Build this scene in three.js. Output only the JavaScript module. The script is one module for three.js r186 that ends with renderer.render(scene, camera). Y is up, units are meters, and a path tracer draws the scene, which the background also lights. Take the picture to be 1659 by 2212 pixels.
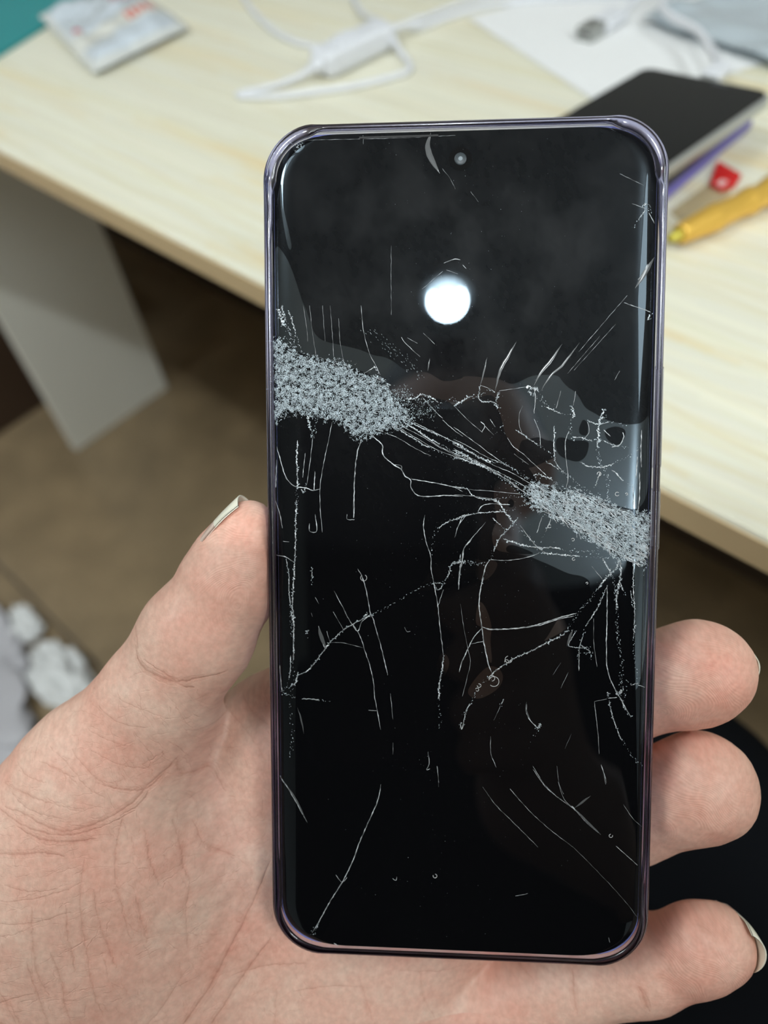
import * as THREE from 'three';
import { RoundedBoxGeometry } from 'three/addons/geometries/RoundedBoxGeometry.js';
import { mergeGeometries } from 'three/addons/utils/BufferGeometryUtils.js';
import { RectAreaLightUniformsLib } from 'three/addons/lights/RectAreaLightUniformsLib.js';
import { createNoise2D, createNoise3D } from 'simplex-noise';

// ---------------------------------------------------------------- camera, light, exposure
const V = (x, y, z) => new THREE.Vector3(x, y, z);
const scene = new THREE.Scene();
const renderer = new THREE.WebGLRenderer({ antialias: true });
renderer.toneMapping = THREE.LinearToneMapping;
renderer.toneMappingExposure = 1.03;
renderer.shadowMap.enabled = true;
RectAreaLightUniformsLib.init();
scene.background = new THREE.Color(0x000000);

const EYE = V(0, 0.96, 0);
const camRight = V(0.74, -0.08877, -0.66672), camUp = V(-0.47901, 0.62631, -0.61505), camBack = V(0.47218, 0.7745, 0.42095);
const camera = new THREE.PerspectiveCamera(2 * Math.atan(1106 / 1662) * 180 / Math.PI, 1659 / 2212, 0.01, 30);
camera.position.copy(EYE);
camera.quaternion.setFromRotationMatrix(new THREE.Matrix4().makeBasis(camRight, camUp, camBack));
camera.focus = 0.1485;                 // the cracked glass is sharp, the room behind it is not
camera.userData.fStop = 9;
scene.add(camera);
const CEILING = 2.7;
// one round ceiling downlight mirrored in the glass, and square panels hung round it that light the room and the ceiling: x, z, strength down, strength up
const DOWNLIGHT = [0.72, 0.73, 7];
const PANELS = [[-0.8, 0.73, 10, 6], [2.24, 0.73, 16, 6], [1.5, -0.2, 13, 6]], PANEL = 0.6, HANG = 0.3;
const LAMP_COLOR = new THREE.Color().setRGB(0.92, 1.0, 1.03);
// ---------------------------------------------------------------- helpers
let seedState = 12345;
const rnd = () => { seedState = (seedState + 0x6d2b79f5) | 0; let t = Math.imul(seedState ^ (seedState >>> 15), 1 | seedState); t = (t + Math.imul(t ^ (t >>> 7), 61 | t)) ^ t; return ((t ^ (t >>> 14)) >>> 0) / 4294967296; };
const gauss = () => (rnd() + rnd() + rnd() + rnd() - 2) * 0.87;
const n2 = createNoise2D(rnd), n3 = createNoise3D(rnd);
const fbm2 = (x, y, o = 4) => { let a = 0.5, s = 0; for (let i = 0; i < o; i++) { s += a * n2(x, y); x *= 2.03; y *= 2.03; a *= 0.5; } return s; };
const clamp = (x, a = 0, b = 1) => Math.min(b, Math.max(a, x));
const smooth = (a, b, x) => { const t = clamp((x - a) / (b - a)); return t * t * (3 - 2 * t); };
const lin = (r, g, b) => new THREE.Color().setRGB(r, g, b);
const std = (o) => new THREE.MeshStandardMaterial(o);
const phys = (o) => new THREE.MeshPhysicalMaterial(o);
function mesh(name, geometry, material, parent = scene) {
  const m = new THREE.Mesh(geometry, material); m.name = name; m.castShadow = m.receiveShadow = true; parent.add(m); return m;
}
const names = {};
const numbered = (n) => { const k = names[n] = (names[n] ?? -1) + 1; return k ? n + '_' + String(k).padStart(3, '0') : n; };
function thing(name, label, category, group) {
  const g = new THREE.Group(); g.name = numbered(name); g.userData = { label, category }; if (group) g.userData.group = group; scene.add(g); return g;
}
function tag(o, label, category, group) { o.name = numbered(o.name); Object.assign(o.userData, { label, category }); if (group) o.userData.group = group; return o; }
const structure = (o) => { o.userData.kind = 'structure'; return o; };
const box = (w, h, d, r = 0.002, seg = 2) => new RoundedBoxGeometry(w, h, d, seg, r);
const at = (g, x, y, z) => g.translate(x, y, z);
function dataTexture(w, h, fill, srgb = false) {           // fill(u, v) -> [r, g, b, a] in 0..1
  const d = new Uint8Array(w * h * 4);
  for (let j = 0; j < h; j++) for (let i = 0; i < w; i++) { const c = fill((i + 0.5) / w, (j + 0.5) / h, i, j), k = (j * w + i) * 4; d[k] = clamp(c[0]) * 255; d[k + 1] = clamp(c[1]) * 255; d[k + 2] = clamp(c[2]) * 255; d[k + 3] = clamp(c[3] ?? 1) * 255; }
  const t = new THREE.DataTexture(d, w, h); t.magFilter = t.minFilter = THREE.LinearFilter; t.wrapS = t.wrapT = THREE.RepeatWrapping; if (srgb) t.colorSpace = THREE.SRGBColorSpace; t.needsUpdate = true; return t;
}
function canvasOf(w, h) { const c = document.createElement('canvas'); c.width = w; c.height = h; return [c, c.getContext('2d')]; }
function geometry(pos, idx, uv, col) {
  const g = new THREE.BufferGeometry(); g.setAttribute('position', new THREE.Float32BufferAttribute(pos, 3)); if (uv) g.setAttribute('uv', new THREE.Float32BufferAttribute(uv, 2)); if (col) g.setAttribute('color', new THREE.Float32BufferAttribute(col, 3)); if (idx) g.setIndex(idx); g.computeVertexNormals(); return g;
}
function planarUV(g, fu, fv) { const p = g.attributes.position, uv = new Float32Array(p.count * 2); for (let i = 0; i < p.count; i++) { uv[2 * i] = fu(p.getX(i), p.getY(i), p.getZ(i)); uv[2 * i + 1] = fv(p.getX(i), p.getY(i), p.getZ(i)); } g.setAttribute('uv', new THREE.BufferAttribute(uv, 2)); return g; }
const tube = (pts, r, seg = 60, radial = 10) => new THREE.TubeGeometry(new THREE.CatmullRomCurve3(pts.map((p) => V(...p)), false, 'centripetal'), seg, r, radial);
// a field of distances meshed with surface nets; lo, hi, cell in the same unit
function surfaceNet(sdf, lo, hi, cell) {
  const nx = Math.ceil((hi[0] - lo[0]) / cell) + 1, ny = Math.ceil((hi[1] - lo[1]) / cell) + 1, nz = Math.ceil((hi[2] - lo[2]) / cell) + 1;
  const f = new Float32Array(nx * ny * nz).fill(NaN), B = 6, at3 = (i, j, k) => i + nx * (j + ny * k);
  for (let k0 = 0; k0 < nz; k0 += B) for (let j0 = 0; j0 < ny; j0 += B) for (let i0 = 0; i0 < nx; i0 += B) {
    const c = sdf(lo[0] + (i0 + B / 2) * cell, lo[1] + (j0 + B / 2) * cell, lo[2] + (k0 + B / 2) * cell), far = Math.abs(c) > cell * B * 1.9;
    for (let k = k0; k < Math.min(nz, k0 + B); k++) for (let j = j0; j < Math.min(ny, j0 + B); j++) for (let i = i0; i < Math.min(nx, i0 + B); i++) f[at3(i, j, k)] = far ? c : sdf(lo[0] + i * cell, lo[1] + j * cell, lo[2] + k * cell);
  }
  const id = new Int32Array(nx * ny * nz).fill(-1), pos = [], idx = [];
  for (let k = 0; k < nz - 1; k++) for (let j = 0; j < ny - 1; j++) for (let i = 0; i < nx - 1; i++) {
    let n = 0, x = 0, y = 0, z = 0, mask = 0; const g = [];
    for (let c = 0; c < 8; c++) { g[c] = f[at3(i + (c & 1), j + ((c >> 1) & 1), k + (c >> 2))]; if (g[c] < 0) mask |= 1 << c; }
    if (mask === 0 || mask === 255) continue;
    for (let c = 0; c < 8; c++) for (let b = 1; b < 8; b <<= 1) { if (c & b) continue; const e = c | b; if ((g[c] < 0) === (g[e] < 0)) continue; const t = g[c] / (g[c] - g[e]); x += (c & 1) + (b === 1 ? t : 0); y += ((c >> 1) & 1) + (b === 2 ? t : 0); z += (c >> 2) + (b === 4 ? t : 0); n++; }
    id[at3(i, j, k)] = pos.length / 3; pos.push(lo[0] + (i + x / n) * cell, lo[1] + (j + y / n) * cell, lo[2] + (k + z / n) * cell);
  }
  const quad = (a, b, c, d, flip) => { if (a < 0 || b < 0 || c < 0 || d < 0) return; flip ? idx.push(a, c, b, a, d, c) : idx.push(a, b, c, a, c, d); };
  for (let k = 1; k < nz - 1; k++) for (let j = 1; j < ny - 1; j++) for (let i = 1; i < nx - 1; i++) {
    const a = f[at3(i, j, k)] < 0;
    if (a !== f[at3(i + 1, j, k)] < 0) quad(id[at3(i, j - 1, k - 1)], id[at3(i, j, k - 1)], id[at3(i, j, k)], id[at3(i, j - 1, k)], !a);
    if (a !== f[at3(i, j + 1, k)] < 0) quad(id[at3(i - 1, j, k - 1)], id[at3(i - 1, j, k)], id[at3(i, j, k)], id[at3(i, j, k - 1)], !a);
    if (a !== f[at3(i, j, k + 1)] < 0) quad(id[at3(i - 1, j - 1, k)], id[at3(i, j - 1, k)], id[at3(i, j, k)], id[at3(i - 1, j, k)], !a);
  }
  const g = new THREE.BufferGeometry(), N = new Float32Array(pos.length), h = cell * 0.6;
  for (let i = 0; i < pos.length; i += 3) { const [x, y, z] = [pos[i], pos[i + 1], pos[i + 2]]; let a = sdf(x + h, y, z) - sdf(x - h, y, z), b = sdf(x, y + h, z) - sdf(x, y - h, z), c = sdf(x, y, z + h) - sdf(x, y, z - h); const l = Math.hypot(a, b, c) || 1; N[i] = a / l; N[i + 1] = b / l; N[i + 2] = c / l; }
  g.setAttribute('position', new THREE.Float32BufferAttribute(pos, 3)); g.setAttribute('normal', new THREE.BufferAttribute(N, 3)); g.setIndex(idx);
  return g;
}
const smin = (a, b, k) => { const h = Math.max(k - Math.abs(a - b), 0) / k; return Math.min(a, b) - h * h * k * 0.25; };
function capsule(x, y, z, a, b) {          // a, b: [x, y, z, r], tapered
  const dx = b[0] - a[0], dy = b[1] - a[1], dz = b[2] - a[2], px = x - a[0], py = y - a[1], pz = z - a[2];
  const t = clamp((px * dx + py * dy + pz * dz) / (dx * dx + dy * dy + dz * dz));
  return Math.hypot(px - dx * t, py - dy * t, pz - dz * t) - (a[3] + (b[3] - a[3]) * t);
}
// the held phone's own axes: x right, y up along the screen, z out of the glass; origin at the middle of the glass
const HELD = { o: V(-0.05568, 0.83677, -0.06761), x: V(0.77259, -0.03845, -0.63373), y: V(-0.44135, 0.68503, -0.57961), z: V(0.45641, 0.7275, 0.51228) };
const heldQuaternion = new THREE.Quaternion().setFromRotationMatrix(new THREE.Matrix4().makeBasis(HELD.x, HELD.y, HELD.z));
const inHeld = (o) => { o.position.copy(HELD.o); o.quaternion.copy(heldQuaternion); return o; };
const heldToWorld = (x, y, z) => V(0, 0, 0).addScaledVector(HELD.x, x / 1000).addScaledVector(HELD.y, y / 1000).addScaledVector(HELD.z, z / 1000).add(HELD.o);
const fromEye = (x, y, z) => EYE.clone().addScaledVector(camRight, x).addScaledVector(camUp, y).addScaledVector(camBack, z);
const mm = (g) => g.scale(0.001, 0.001, 0.001);
const HAND={"thumb":[[-42.4,5.0,-4,5.3],[-43.7,1.4,-4,7.2],[-46.5,-5.2,-5,9.8],[-54.3,-17.7,-5,11.3],[-64.4,-32.6,-6,12.0],[-75.8,-48.8,-9,15.0],[-83.0,-71.2,-14,22.2],[-87.4,-105.8,-20,26.6],[-87.2,-164.5,-26,29.3]],"index":[[-65.5,-113.7,-36,24.0],[-37.9,-49.8,-28,19.1],[-9.0,-26.5,-24,12.8],[7.6,-9.8,-22,10.9],[19.4,3.0,-20,9.6]],"middle":[[-60.5,-147.2,-38,24.5],[-25.1,-78.9,-32,18.9],[14.6,-46.3,-26,12.5],[35.9,-31.4,-19,10.8],[49.6,-26.0,-13,10.1],[51.4,-25.1,-12,9.9]],"ring":[[-55.8,-166.6,-38,24.6],[-20.5,-103.9,-32,18.4],[12.8,-75.4,-26,12.6],[36.7,-59.2,-20,11.3],[50.9,-50.7,-13,10.6],[52.1,-49.6,-12,10.4]],"pinky":[[-55.6,-184.4,-36,24.6],[-11.1,-123.4,-28,15.9],[25.0,-100.9,-22,10.9],[41.9,-93.4,-17,9.6],[52.6,-85.7,-12,8.6],[55.1,-84.1,-11,7.9]],"palm":[[-64.2,-85.2,-30,23.0],[-59.8,-138.9,-36,31.4],[-69.0,-194.3,-38,32.5]],"heel":[[-32.5,-116.9,-34,23.5],[-43.0,-163.8,-36,30.3],[-58.7,-218.3,-36,31.1]]};
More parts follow.
